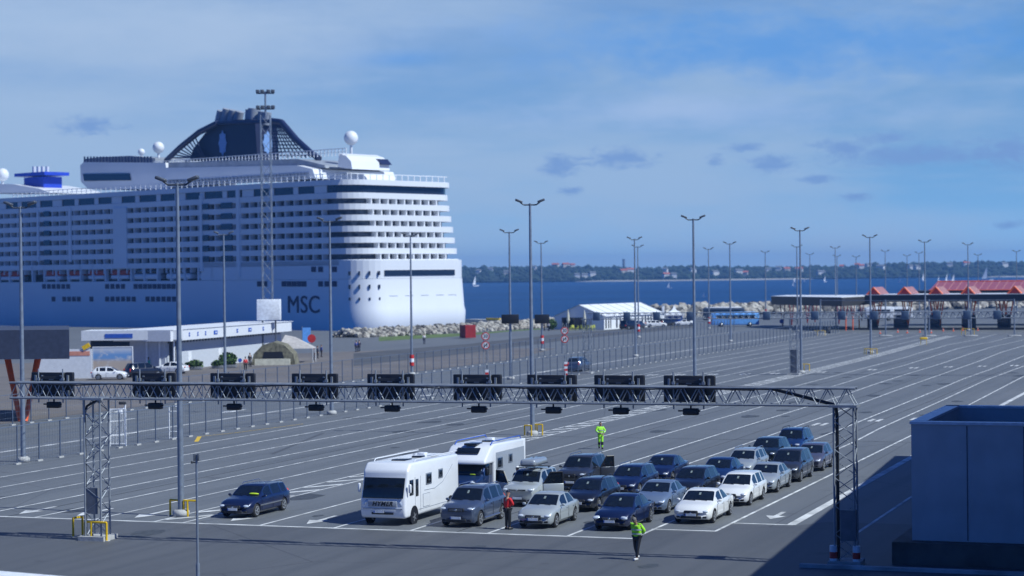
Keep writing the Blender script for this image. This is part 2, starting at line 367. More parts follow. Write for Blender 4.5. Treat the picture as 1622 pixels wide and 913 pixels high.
for (l0, a0), (l1, a1), w_ in [((-12.5, 141), (26, 143), .16), ((-33, 66), (-12.8, 67), .12), ((-12, 52), (22, 53), .10), ((-34, 190), (25, 192), .18), ((2.2, 0), (2.0, 140), .06), ((-21.4, 0), (-21.4, 270), .07), ((9, 30), (8.8, 200), .06), ((-6, 12), (-6, 250), .06)]:
    n = 8; line([LP(l0+(l1-l0)*i/n+.15*math.sin(i*2.3)*(abs(l1-l0) < 1), a0+(a1-a0)*i/n+.2*math.sin(i*1.7)*(abs(l1-l0) > 1)) for i in range(n+1)], w_, .0062, mi=3)
rl2 = random.Random(11)
for k in range(60):
    l, a = rl2.uniform(-34, 16), rl2.uniform(-8, 150)**1.0; s = rl2.uniform(.25, .9)
    ln.add([LP(l+s*math.cos(t)*rl2.uniform(.7, 1.2), a+s*1.8*math.sin(t)*rl2.uniform(.7, 1.2), .0055+k*.00001) for t in [i*math.pi/4.5 for i in range(9)]], [list(range(9))[::-1]], 4)
yl = MB(); line([at(311, 700), at(316, 692)], .3, .012, yl); line([at(316, 692), at(372, 686), at(480, 672)], .1, .012, yl)
struct('lane_markings', ln, ['paint', 'paint_faint', 'paint_worn', 'tar', 'oil_stain']); struct('yellow_marking', yl, 'yellow')
# tar patches and stains are in the asphalt material; a few loose litter specks
# ================================================================== far shore
def shore_pt(px, py, z=-1.9): return at(px, py, z)
sh = []
for px in range(-900, 2700, 60): p = at(px, 448.0-.011*(px-811)+random.uniform(-.15, .15)-.4*math.sin(px*.01), -2.0); sh.append(Vector((p.x, p.y, 0)))
mm('beach', (.38, .37, .33), .9, var=.3, scale=.02); mm('forest', (.020, .036, .016), .9, var=.5, scale=.012, bump=3, bscale=.08)
mb = MB(); rows = [(0, -2.1), (14, -1.2), (26, 0)]
vs = [Vector((p.x*(1+d/3700), p.y*(1+d/3700), z)) for d, z in rows for p in sh]; n = len(sh)
mb.add(vs, [(r*n+k, r*n+k+1, (r+1)*n+k+1, (r+1)*n+k) for r in range(len(rows)-1) for k in range(n-1)]); struct('beach', mb, 'beach')
def ridge(px):
    tbl = [(-900, 415), (0, 420), (740, 420), (800, 419), (900, 418), (1000, 420), (1030, 422), (1060, 418), (1150, 418.5), (1240, 419), (1330, 418.5), (1380, 417), (1390, 414), (1450, 412), (1622, 411), (2700, 409)]
    for (a, b_), (c_, d_) in zip(tbl, tbl[1:]):
        if a <= px <= c_: return b_+(d_-b_)*(px-a)/(c_-a)
    return 412
mb = MB(); NR = 14; cols = list(range(-900, 2700, 12)); vs = []
hill_h = {}
for r in range(NR):
    f = r/(NR-1); d = 26+f*560
    for px in cols:
        p = at(px, 448.0-.011*(px-811), -2.0); yr = ridge(px)-.011*(811-px); ztop = 11.6+(434-yr)/FPX*(p.y+500)
        sc_ = 1+d/p.y; z = .4+(ztop-9)*math.sin(min(1, f*1.15)*math.pi/2)**1.3*(.93+.07*math.sin(px*.031+r)+.04*math.sin(px*.11+r*2)); hill_h[(r, px)] = z
        vs.append(Vector((p.x*sc_, p.y*sc_, z)))
n = len(cols)
mb.add(vs, [(r*n+k, r*n+k+1, (r+1)*n+k+1, (r+1)*n+k) for r in range(NR-1) for k in range(n-1)]); hv = vs
struct('hills', mb, 'forest')
# wooded cover: thousands of crown clumps, one mass
mb = MB(); ico = bmesh.new(); bmesh.ops.create_icosphere(ico, subdivisions=1, radius=1); iv = [v.co.copy() for v in ico.verts]; ifc = [[v.index for v in f.verts] for f in ico.faces]; ico.free()
rnd = random.Random(3)
for k in range(7500):
    r = rnd.randrange(0, NR-1); ci = rnd.randrange(0, n-1); a = hv[r*n+ci]; b_ = hv[(r+1)*n+ci+1]; f = rnd.random(); g_ = rnd.random()
    p = Vector((a.x+(b_.x-a.x)*g_, a.y+(b_.y-a.y)*f, a.z+(b_.z-a.z)*f)); s = rnd.uniform(3, 6.8)
    hh = rnd.uniform(.6, 1.15)
    mb.add([p+Vector((v.x*s*rnd.uniform(.8, 1.2), v.y*s, v.z*s*hh+s*.25)) for v in iv], ifc, rnd.choice((0, 0, 1, 2)))
mm('crown_a', (.020, .038, .018), .9, var=.4, scale=.1); mm('crown_b', (.024, .044, .020), .9, var=.4, scale=.1); mm('crown_c', (.015, .031, .017), .9, var=.4, scale=.1)
fo = mb.build('forest', ['crown_a', 'crown_b', 'crown_c']); tag(fo, 'dark green woods covering the low hills across the bay', 'woods', kind='stuff')
# houses in the woods
mm('wall_cream', (.55, .52, .46), .8); mm('wall_white', (.7, .7, .7), .8); mm('roof_tile', (.45, .12, .06), .8); mm('roof_grey', (.16, .17, .18), .8)
def hill_at(px, py):
    ci = min(range(n), key=lambda k: abs(cols[k]-px)); best = None
    for r in range(NR-1):
        for f in (0, .25, .5, .75):
            a = hv[r*n+ci].lerp(hv[(r+1)*n+ci], f); v = a-Vector((0, 0, CH)); d = v.dot(FWD); y = 456.5-FPX*v.dot(UPV)/d
            if best is None or abs(y-py) < best[0]: best = (abs(y-py), a)
    a = best[1].copy(); a = a*(1-22/a.y); a.z = best[1].z+5; a.x = at_depth(px, py, a.y).x; return a
n = len(cols)
hs = [(758, 434, 'w', 'g'), (777, 431, 'w', 'g'), (802, 436, 'c', 'g'), (845, 428, 'w', 'g'), (880, 421, 'c', 'r'), (896, 421, 'c', 'r'), (907, 421, 'w', 'r'), (914, 441, 'w', 'g'), (926, 441, 'w', 'g'), (938, 438, 'w', 'g'), (987, 434, 'c', 'r'), (998, 432, 'w', 'r'), (1054, 431, 'w', 'g'), (1067, 440, 'w', 'g'), (1097, 432, 'w', 'g'), (1055, 440, 'w', 'r'), (1132, 436, 'w', 'g'), (1170, 434, 'w', 'g'), (1181, 437, 'c', 'r'), (1217, 432, 'w', 'g'), (1233, 429, 'w', 'g'), (1246, 431, 'c', 'r'), (1266, 431, 'c', 'r'), (1300, 436, 'w', 'g'), (1333, 427, 'c', 'r'), (1358, 423, 'c', 'r'), (1364, 426, 'w', 'r'), (1376, 424, 'w', 'g'), (1386, 423, 'w', 'g'), (1395, 427, 'w', 'g'), (1442, 427, 'w', 'g'), (1452, 427, 'w', 'g'), (1504, 423, 'w', 'g'), (1530, 422, 'w', 'r'), (1590, 423, 'w', 'g')]
side = {'w': 'white', 'c': 'cream'}; rf = {'g': 'grey', 'r': 'red'}
prevl = None
for i, (px, py, wc, rc) in enumerate(hs):
    y_ = 3700 + 430*max(0, min(1, (441-py)/24)); p = hill_at(px, py+1.5); wd = 7+(i*7 % 6); hh = 4
    nb = 'above the beach' if py > 436 else ('near the skyline' if py < 425 else 'halfway up the wooded hillside')
    where = 'far left' if px < 850 else 'left of the white marquee roof' if px < 930 else 'above the white marquee' if px < 1060 else 'above the blue bus' if px < 1200 else 'above the dark side canopy' if px < 1360 else 'above the red gabled booths'
    lab = '%s house with %s roof %s across the bay, %s, number of bays from left %d' % (side[wc], rf[rc], nb, where, i)
    lab = '%s %s-roofed house %s, %s' % (side[wc], rf[rc], nb, where)
    h = thing('house', lab, 'house', (p.x, p.y, p.z-4), rnd.uniform(-.5, .5), 'houses across the bay')
    MB().prism([(-wd/2, -5), (wd/2, -5), (wd/2, 5), (-wd/2, 5)], 0, 2+hh).build('wall', 'wall_white' if wc == 'w' else 'wall_cream', h)
    r_ = MB(); z0 = 2+hh; r_.add([(-wd/2-.5, -5.6, z0), (wd/2+.5, -5.6, z0), (wd/2+.5, 5.6, z0), (-wd/2-.5, 5.6, z0), (-wd/2-.5, 0, z0+2.6), (wd/2+.5, 0, z0+2.6)], [(0, 1, 5, 4), (2, 3, 4, 5), (0, 4, 3), (1, 2, 5), (3, 2, 1, 0)]); r_.build('roof', 'roof_tile' if rc == 'r' else 'roof_grey', h)
# chimney stack above the treeline
p = at_depth(988, 424, 4100); ch = thing('chimney_tower', 'thin grey tower rising above the treeline behind the marquee', 'tower', (p.x, p.y, p.z-14))
MB().tube((0, 0, 0), (0, 0, 30), 3, 2.4, 10).build('tower_shaft', 'midgrey', ch); MB().tube((0, 0, 30.1), (0, 0, 31), 3, 3, 10).build('tower_top', 'darkgrey', ch)
# sailing boats
for i, (px, py, hgt) in enumerate([(1259, 445, 10), (1275, 445, 8), (1307, 445, 12), (1257, 452, 7), (1426, 446, 12), (1463, 443.5, 16), (1487, 444, 10), (1500, 444.5, 14), (1505, 445, 16), (1511, 445.5, 14), (1563, 443, 26), (1583, 445, 12), (1060, 455, 9), (1115, 469, 5), (753, 452, 20)]):
    p = at(px, py+2.2, -2); lab = ['small white sailing boat %s' % s for s in ('left of the lamp above the dark side canopy', 'midway along the shore above the side canopy', 'with leaning sail off the shore above the side canopy', 'lowest on the water above the side canopy', 'near the shore left of the third booth gable', 'with tall sail over the long red roof end', 'leftmost of a cluster above the red roof', 'second of the cluster above the red roof', 'middle of the cluster above the red roof', 'right end of the cluster above the red roof', 'large, alone above the long red roof', 'rightmost, above the long red roof', 'right of the marquee poles', 'closest in, between marquee and blue bus', 'with grey leaning sail beside the ship stern')][i]
    h = thing('sailboat', lab, 'sailing boat', p, rnd.uniform(-.8, .8), 'sailing boats on the bay'); hgt *= .62; k = hgt/12
    hb = MB(); hb.add([(-4*k, -1.2*k, .1), (2*k, -1.3*k, .1), (5*k, 0, .3), (2*k, 1.3*k, .1), (-4*k, 1.2*k, .1), (-4*k, -1.4*k, 1.2*k), (2*k, -1.6*k, 1.2*k), (5.6*k, 0, 1.6*k), (2*k, 1.6*k, 1.2*k), (-4*k, 1.4*k, 1.2*k)], [(0, 1, 6, 5), (1, 2, 7, 6), (2, 3, 8, 7), (3, 4, 9, 8), (4, 0, 5, 9), (5, 6, 7, 8, 9), (4, 3, 2, 1, 0)]); hb.build('hull', 'white', h)
    MB().tube((.5*k, 0, 1.2*k), (.5*k, 0, hgt), .12*k, n=5).build('mast', 'galv', h)
    s_ = MB(); s_.add([(.3*k, -.03, 2*k), (-4*k, -.1, 2*k), (.3*k, -.03, hgt*.97), (.3*k, .05, 2*k), (-4*k, .0, 2*k), (.3*k, .05, hgt*.97)], [(0, 1, 2), (5, 4, 3), (0, 3, 4, 1), (1, 4, 5, 2), (2, 5, 3, 0)]); s_.build('sail', 'white', h)
# air
mb = MB(); mb.box((0, 2400, 24), (8200, 7000, 72)); hz = mb.build('haze', []); hz.data.materials.clear()
hm = bpy.data.materials.new('haze'); hm.use_nodes = True; ht = hm.node_tree; ht.nodes.remove(ht.nodes['Principled BSDF'])
pv = ht.nodes.new('ShaderNodeVolumePrincipled'); pv.inputs['Density'].default_value = .00016; pv.inputs['Color'].default_value = (.22, .50, 1, 1); pv.inputs['Anisotropy'].default_value = .2
ht.links.new(pv.outputs[0], ht.nodes['Material Output'].inputs['Volume']); hz.data.materials.append(hm); hz['kind'] = 'stuff'; hz['label'] = 'thin blue sea air over the whole harbour'; hz['category'] = 'haze'
# breakwater rocks
def rocks(name, pts, width, h, count, label, smin=.5, smax=1.3):
    mb = MB(); segs = list(zip(pts, pts[1:])); tot = sum((b_-a).length for a, b_ in segs)
    for k in range(count):
        s = rnd.random()*tot
        for a, b_ in segs:
            L_ = (b_-a).length
            if s <= L_: break
            s -= L_
        d = (b_-a).normalized(); nn = Vector((-d.y, d.x, 0)); wv = rnd.uniform(-1, 1); p = a+d*s+nn*wv*width/2
        hgt = h*(1-abs(wv)**1.5)*rnd.uniform(.5, 1); sz = rnd.uniform(smin, smax)
        q = Matrix.Rotation(rnd.random()*6, 3, 'Z') @ Matrix.Rotation(rnd.random()*3, 3, 'X')
        mb.add([p+Vector((0, 0, hgt))+q @ Vector((v.x*sz*rnd.uniform(.7, 1.2), v.y*sz*.8, v.z*sz*rnd.uniform(.5, .9))) for v in iv], ifc, rnd.choice((0, 1, 2)))
    o = mb.build(name, ['stone', 'stone_light', 'stone_dark']); tag(o, label, 'rocks', kind='stuff')
mm('stone_light', (.40, .38, .34), .9, var=.25, scale=.8); mm('stone_dark', (.11, .105, .10), .9, var=.3, scale=.8)
rocks('breakwater_rocks', [at(545, 535), at(640, 531), at(742, 525), at(860, 517), at(915, 512.5)], 8, 1.5, 2600, 'long bank of pale broken rocks below the stern of the ship', .35, .85)
rocks('breakwater_rocks', [at(1040, 504), at(1130, 499.5), at(1225, 496), at(1330, 493), at(1480, 490), at(1640, 486)], 8, 2.6, 1300, 'bank of big pale boulders along the water behind the booths', .8, 1.9)
# a low jetty with a yellow edge going out beside the stern
mb = MB(); a_, b_ = at(742, 509, -1), at(800, 505, -1)
j = thing('jetty', 'grey concrete jetty with yellow edge beside the ship stern', 'jetty', at(800, 512, 0))
jb = MB(); line_pts = [at(735, 506, .6), at(935, 511, .6)]; d = (line_pts[1]-line_pts[0]).normalized(); nn = Vector((-d.y, d.x, 0))
jb.ext([line_pts[0]-Vector((0, 0, 2.6)), line_pts[1]-Vector((0, 0, 2.6)), line_pts[1], line_pts[0]], nn*4); jb.build('jetty_deck', 'concrete', j, True)
for f0 in (.25, .62, .8): q = line_pts[0].lerp(line_pts[1], f0); MB().box(q+Vector((0, -.2, .25)), (6, .5, .5), math.atan2(d.y, d.x)).build('edge_stripe', 'yellow', j, True)
cb = MB(); st0 = SP+SHB*34-SHA*3+Vector((0, 0, 3))
# ================================================================== ship
def proj(p):
    v = Vector(p)-Vector((0, 0, CH)); d = v.dot(FWD); return 811+FPX*v.dot(RGT)/d, 456.5-FPX*v.dot(UPV)/d
def shl(px, py, wd):
    r = ray(px, py); c = Vector((0, 0, CH)); t = (SP+SHB*wd-c).dot(SHB)/r.dot(SHB); p = c+r*t; return (p-SP).dot(SHA), p.z
ship = thing('cruise_ship', 'huge white cruise ship with dark blue funnel moored behind the quay', 'cruise ship', SP, math.atan2(SHA.y, SHA.x))
mm('ship_white', (.74, .76, .79), .45, var=.04, scale=.05); mm('ship_glass', (.012, .02, .04), .15, coat=.5); mm('ship_navy', (.012, .022, .075), .4); mm('funnel_blue', (.010, .014, .045), .45)
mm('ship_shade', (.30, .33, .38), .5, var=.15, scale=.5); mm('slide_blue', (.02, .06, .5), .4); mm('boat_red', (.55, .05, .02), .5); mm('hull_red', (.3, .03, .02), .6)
# cabin wall: dark glazing broken by pale piers
m, t, b = nodemat('cabin_wall'); tcn = t.nodes.new('ShaderNodeTexCoord'); br = t.nodes.new('ShaderNodeTexNoise'); br.inputs['Scale'].default_value = .8
t.links.new(tcn.outputs['Object'], br.inputs['Vector']); c = mx_(t, mr_(t, br.outputs[0], .45, .62), (.02, .03, .05), (.10, .12, .15)); t.links.new(c, b.inputs['Base Color']); b.inputs['Roughness'].default_value = .3
BEAM = 36
def fp(Ls, inset=0, R_=6.5, Lend=300, bow=True):
    pts = []; w0, w1 = inset, BEAM-inset
    for k in range(9):
        a = math.pi/2*k/8; pts.append((Ls+R_-R_*math.cos(a)+0, -(w0+R_-R_*math.sin(a)))) if False else pts.append((Ls+R_*(1-math.sin(a)), -(w0+R_*(1-math.cos(a)))))
    # from near side (a=0: L=Ls+R, w=w0) to stern (a=90: L=Ls, w=w0+R)
    far = []
    for k in range(9):
        a = math.pi/2*k/8; far.append((Ls+R_*(1-math.cos(a)), -(w1-R_*(1-math.sin(a)))))
    end = [(Lend-60, -w1), (Lend, -BEAM/2), (Lend-60, -w0)] if bow else [(Lend, -w1), (Lend, -w0)]
    return pts+far+end
def hullloft():
    mb = MB(); rows = []
    for z, Ls, ins, Rr in [(-4, -2.0, .6, 7.5), (-2, -3.6, .2, 7), (0.5, -4.4, 0, 7), (3.2, -4.6, 0, 7), (4.2, -4.2, 0, 7), (10.8, -3.6, 0, 7)]:
        rows.append([(x, y, z) for x, y in fp(Ls, ins, Rr)])
    n = len(rows[0]); vs = [p for r in rows for p in r]
    mb.add(vs, [(r*n+k, r*n+(k+1) % n, (r+1)*n+(k+1) % n, (r+1)*n+k) for r in range(len(rows)-1) for k in range(n)], 0, True)
    mb.add(rows[-1], [list(range(n))]); return mb
hull = hullloft().build('hull', 'ship_white', ship)
MB().prism(fp(-3.5, .0, 7, 52, False), 10.85, 15.0).build('stern_block', 'ship_white', ship)
MB().prism(fp(40, 4.2, 1, 296), 10.85, 15.0).build('boat_deck_wall', 'cabin_wall', ship)
dz = 2.5; ztop = 30.2
slab = MB(); inner = MB(); fins = MB()
for k in range(7):
    z1 = ztop-dz*k; Ls = 1.1-.56*k      # parapet band z1-dz*.48 .. z1 ; recess below
    z0 = z1-1.3
    slab = MB(); slab.prism(fp(Ls, 0, 6.5), z0, z1); fins = slab
    inner.prism(fp(Ls+1.7, 1.7, 6, 297), z0-dz+1.3+.002, z0-.002)
    zr0, zr1 = z0-(dz-1.3)+.01, z0+.01
    for j in range(1, 80):
        L_ = 6.5+j*3.1; fins.box((L_, -.9, (zr0+zr1)/2), (.22, 1.7, zr1-zr0-.01))
    for j in range(9):
        fins.box((Ls+.9, -(7.5+j*2.63), (zr0+zr1)/2), (1.6, .35, zr1-zr0-.01))
    slab.build('balcony_deck', 'ship_white', ship)
inner.build('cabin_wall', 'cabin_wall', ship)
# pale blank panels that break the balcony rows, darker notches
pn = []
for (xa, xb, ya, yb) in [(181, 202, 330, 425), (376, 381, 300, 440), (110, 114, 330, 415), (318, 322, 310, 430), (60, 63, 335, 415)]:
    La, _ = shl(xa, 400, 0); Lb, _ = shl(xb, 400, 0); z_hi = shl(xa, ya, 0)[1]; z_lo = shl(xa, yb, 0)[1]
    pn.append((((La+Lb)/2, .12, (z_hi+z_lo)/2), (abs(La-Lb), .45, z_hi-z_lo)))
each('side_panel', pn, 'ship_white', ship)
nb = []
for xa in (75, 326, 357, 363):
    for k in range(6):
        L_, _ = shl(xa, 400, 0); nb.append(((L_, .06, 28.4-dz*k), (2.6, .3, 1.35)))
each('dark_bay', nb, 'ship_glass', ship)
# black bands, roof decks
MB().prism(fp(1.6, .35, 6.2, 290), 30.2+.002, 31.9).build('upper_window_band', 'ship_glass', ship)
each('band_pier', [((10+j*8.3, -.22, 31.05), (1.6 if j % 3 else 4, .2, 1.6)) for j in range(34)], 'ship_white', ship)
MB().prism(fp(.7, -.2, 6.5, 292), 31.9, 33.1).build('top_deck', 'ship_white', ship)
for z in (12.1, 9.1): MB().box((-3.55, -18, z), (.25, 22.6, 1.25)).build('stern_window_band', 'ship_glass', ship)
each('mooring_opening', [((-3.86, -w0, 6.6), (.2, 2.6, .8)) for w0 in (9, 14, 19, 24, 28)], 'ship_shade', ship)
# corner windows on lower stern quarter and round windows along the hull
ph = []
for (y_, x0, x1, n) in [(454, 70, 108, 6), (454, 170, 195, 4), (454, 215, 275, 9), (474, 85, 92, 1), (474, 102, 125, 4), (474, 145, 148, 1), (474, 170, 212, 6), (474, 234, 276, 6), (427, 497, 508, 2), (427, 530, 545, 3), (450, 411, 420, 2), (450, 450, 482, 5), (450, 508, 518, 2), (450, 530, 550, 3)]:
    for i in range(n):
        px = x0+(x1-x0)*i/max(1, n-1); L_, z_ = shl(px, y_, 0)
        if L_ < 4: continue
        ph.append(((L_, .02, z_), (1.5, .2, 1.2)))
each('porthole', ph, 'ship_navy', ship)
cw = []
for k, z_ in enumerate((12.1, 9.1, 6.4)):
    for a_ in (20, 38, 56, 74):
        aa = R(a_); cw.append(((-3.6+7*(1-math.sin(aa)), -(7*(1-math.cos(aa))), z_), (.9, .35, .9 if k < 2 else .6), -(math.pi/2-aa)+math.pi/2*0+0))
each('quarter_window', cw, 'ship_glass', ship)
nm = MB(); L_, z_ = shl(481, 484, 0)
put_text(nm, 'MSC', 5.6, (L_, .05, z_), (-1, 0, 0), (0, 0, 1), ext=.12, space=1.05); nm.build('lettering', 'ship_navy', ship)
# lifeboats and tenders in their recess
for i, (x0, x1) in enumerate([(-30, 0), (5, 40), (72, 104), (109, 138), (143, 173), (179, 212)]):
    La, z_ = shl(x0, 428, 1.6); Lb, _ = shl(x1, 428, 1.6); Lc, Lh = (La+Lb)/2, abs(La-Lb)/2-.4
    lb = MB(); lb.rbox((Lc, -1.7, 13.0), (2*Lh, 2.8, 1.3), .5, seg=3, mi=0); lb.rbox((Lc, -1.7, 11.85), (2*Lh*.94, 2.9, 1.0), .4, seg=3, mi=1); lb.build('lifeboat', ['boat_red', 'ship_white'], ship)
for x0, x1 in [(215, 258), (266, 310), (318, 362)]:
    La, z_ = shl(x0, 428, 1.6); Lb, _ = shl(x1, 428, 1.6); Lc, Lh = (La+Lb)/2, abs(La-Lb)/2-.6
    lb = MB(); lb.rbox((Lc, -1.7, 11.9), (2*Lh, 2.8, 1.4), .5, seg=3, mi=1); lb.rbox((Lc, -1.7, 13.2), (2*Lh*.9, 2.6, 1.1), .3, seg=2, mi=2); lb.box((Lc-Lh*.4, -1.5, 14.1), (Lh*1.1, 2.4, .5), mi=0); lb.build('tender_boat', ['boat_red', 'ship_white', 'ship_glass'], ship)
each('davit', [((48+j*5.2, -.5, 12.9), (.45, 1, 4.1)) for j in range(28)], 'ship_white', ship)
# upper works
def pxprism(name, poly, w0, w1, mats, parent=ship):
    wm = w0; pts = [shl(x, y, wm) for x, y in poly]; mb = MB(); mb.ext([(L_, -w0, z_) for L_, z_ in pts], (0, -(w1-w0), 0)); return mb.build(name, mats, parent)
pxprism('upper_deck_block', [(262, 285), (262, 266), (470, 262), (495, 268), (500, 283)], 5, 31, 'ship_white')
gw = []
for j in range(40):
    L_, z_ = shl(268+j*5.6, 273, 4.9)
    gw.append(((L_, -4.85, 34.6), (.9, .3, 1.6)))
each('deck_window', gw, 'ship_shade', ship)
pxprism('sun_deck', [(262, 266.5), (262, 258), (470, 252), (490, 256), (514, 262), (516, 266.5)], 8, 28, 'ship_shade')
pxprism('deck_house', [(535, 265), (537, 243), (548, 247), (556, 256), (558, 268)], 10, 22, 'ship_white'); pxprism('deck_house_glass', [(582, 262), (584, 251), (598, 252), (605, 261)], 19, 22.3, 'ship_navy')
rl = MB()
def rail(mb, L0, L1, w_, z, h=1.2, st=2.0):
    n = int(abs(L1-L0)/st)
    for j in range(n+1): mb.box((L0+(L1-L0)*j/n, -w_, z+h/2), (.16, .16, h))
    mb.box(((L0+L1)/2, -w_, z+h), (abs(L1-L0), .2, .14)); mb.box(((L0+L1)/2, -w_, z+h*.5), (abs(L1-L0), .12, .1))
rail(rl, 2, 130, .8, 33.1, 1.4); rail(rl, 10, 80, 8.2, shl(400, 256, 8)[1], 1.6, 1.2)
for j in range(16): rl.box((3, -(3+j*2), 33.8), (.16, .16, 1.4))
rl.box((3, -18, 34.5), (.2, 32, .14)); rl.build('railing', 'ship_white', ship)
# funnel
pxprism('funnel', [(300, 255), (306, 236), (325, 211), (345, 196), (372, 190), (398, 189), (404, 194), (408, 256)], 14.5, 21.5, 'funnel_blue')
rb = MB()
def px3(x, y, w_): L_, z_ = shl(x, y, w_); return (L_, -w_, z_)
for w_ in (13.5, 22.5):
    rb.tube(px3(345, 195, 13.5), px3(345, 195, 22.5), .5, n=5); rb.tube(px3(345, 195, w_), px3(430, 192, w_), .5, n=5)
    rb.path([px3(262, 256, w_), px3(285, 234, w_), (px3(315, 210, w_)), px3(345, 195, w_)], .75, 6)
    rb.path([px3(430, 192, w_), px3(446, 194, w_), px3(470, 222, w_), px3(492, 242, w_), px3(506, 252, w_)], .8, 6)
for k in range(9):
    f = k/8; rb.tube(px3(430+f*14, 197, 13.5), px3(434+f*58, 250, 13.5), .16, n=5)
    f2 = .1+.85*k/8; rb.tube(px3(432, 197+f2*52, 13.5), px3(444+f2*52, 197+f2*52, 13.5), .16, n=5)
    rb.tube(px3(272+k*4.4, 250-k*4.6, 13.5), px3(300+k*3, 250, 13.5), .18, n=5)
rb.build('funnel_frame', 'ship_navy', ship)
for x, y in [(347, 176), (356, 173), (366, 175), (376, 177), (392, 174), (399, 172), (412, 177), (419, 178)]: pp = MB(); pp.tube(px3(x+2 if x > 390 else x-1, 198, 18), px3(x+4, y, 18), 1.15 if x != 399 else 1.6, n=10); pp.build('exhaust_pipe', 'ship_shade', ship)
mm('emblem', (.20, .34, .62), .4); em = MB()
for cx, cy, w_, hh in [(353, 227, 14.4, 3.2)]:
    L_, z_ = shl(cx, cy, w_); pts = []
    for k in range(24):
        a = 2*math.pi*k/24; rr = 1.0 if k % 3 == 0 else .82
        pts.append((L_+1.55*rr*math.cos(a), -w_, z_+hh*rr*math.sin(a)))
    em.ext(pts, (0, .15, 0)); em.build('funnel_emblem', 'emblem', ship); em = MB()
L_, z_ = shl(406, 226, 14.5); em = MB(); em.ext([(L_-.3, -(18+1.7*(1.0 if k % 3 == 0 else .82)*math.cos(2*math.pi*k/24)), z_+3*(1.0 if k % 3 == 0 else .82)*math.sin(2*math.pi*k/24)) for k in range(24)], (.25, 0, 0))
em.build('funnel_emblem', 'emblem', ship)
# front upper block with rounded dark glazing
pxprism('forward_block', [(140, 300), (128, 288), (127, 262), (133, 257), (262, 258), (268, 300)], 7, 29, 'ship_white')
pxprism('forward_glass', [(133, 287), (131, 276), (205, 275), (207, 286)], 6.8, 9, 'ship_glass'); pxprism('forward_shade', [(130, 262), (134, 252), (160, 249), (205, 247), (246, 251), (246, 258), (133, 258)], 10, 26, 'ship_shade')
each('rail_panel', [(px3(134+k*5, 254, 9.6), (.35, .3, 1.9)) for k in range(22)], 'ship_navy', ship)
for x, y, r_ in [(251, 234, 1.5), (224, 241, .9), (556, 219, 1.7), (4, 277, 1.8), (288, 290, 1.0)]:
    dm = MB(); p = px3(x, y, 16); dm.ball(p, (r_, r_, r_), 12); dm.tube((p[0], p[1], p[2]-4.5), p, .35, n=6); dm.build('radar_dome', 'ship_white', ship)
pxprism('forward_deck', [(-60, 306), (-60, 290), (20, 292), (62, 299), (80, 306)], 9, 27, 'ship_white')
sl_ = MB(); sl_.box(px3(68, 290, 16), (9, 6, 3), mi=0); sl_.box(px3(66, 277, 16), (14, 8, .9), mi=0)
for k in range(4): sl_.tube(px3(54+k*7, 290, 15), px3(54+k*7, 264, 15), .5, n=6, mi=1)
sl_.build('water_slide', ['slide_blue', 'ship_white'], ship)
# ================================================================== galvanised lamp poles
def lamp_pole(label, top, h=16.4, base=None, group='tall twin-head lamp poles of the lanes'):
    b_ = Vector(base) if base is not None else at(top[0], top[1], h); b_.z = 0
    return b_, label, group
def make_pole():
    t_ = thing('lamp_pole', '', 'lamp pole')
    MB().tube((0, 0, .12), (0, 0, 16.2), .165, .085, 12).build('pole', 'pole', t_)
    fb = MB(); fb.lathe([(0, .0), (.42, 0), (.42, .25), (.3, .34), (0, .34)], n=14); fb.build('base', 'concrete', t_)
    a = MB(); a.tube((-.45, 0, 16.1), (.45, 0, 16.1), .055, n=6); a.tube((-.45, 0, 16.1), (-.7, 0, 16.28), .05, n=6); a.tube((.45, 0, 16.1), (.7, 0, 16.28), .05, n=6); a.tube((0, -.35, 16.1), (0, .35, 16.1), .05, n=6); a.build('crossbar', 'galv_dark', t_)
    for s in (-1, 1):
        l = MB(); q = Matrix.Rotation(-s*.35, 3, 'Y'); l.rbox((s*.8, 0, 16.38), (.55, .42, .16), .05, mat3=q); l.build('lamp_head', 'galv_dark', t_)
    return t_
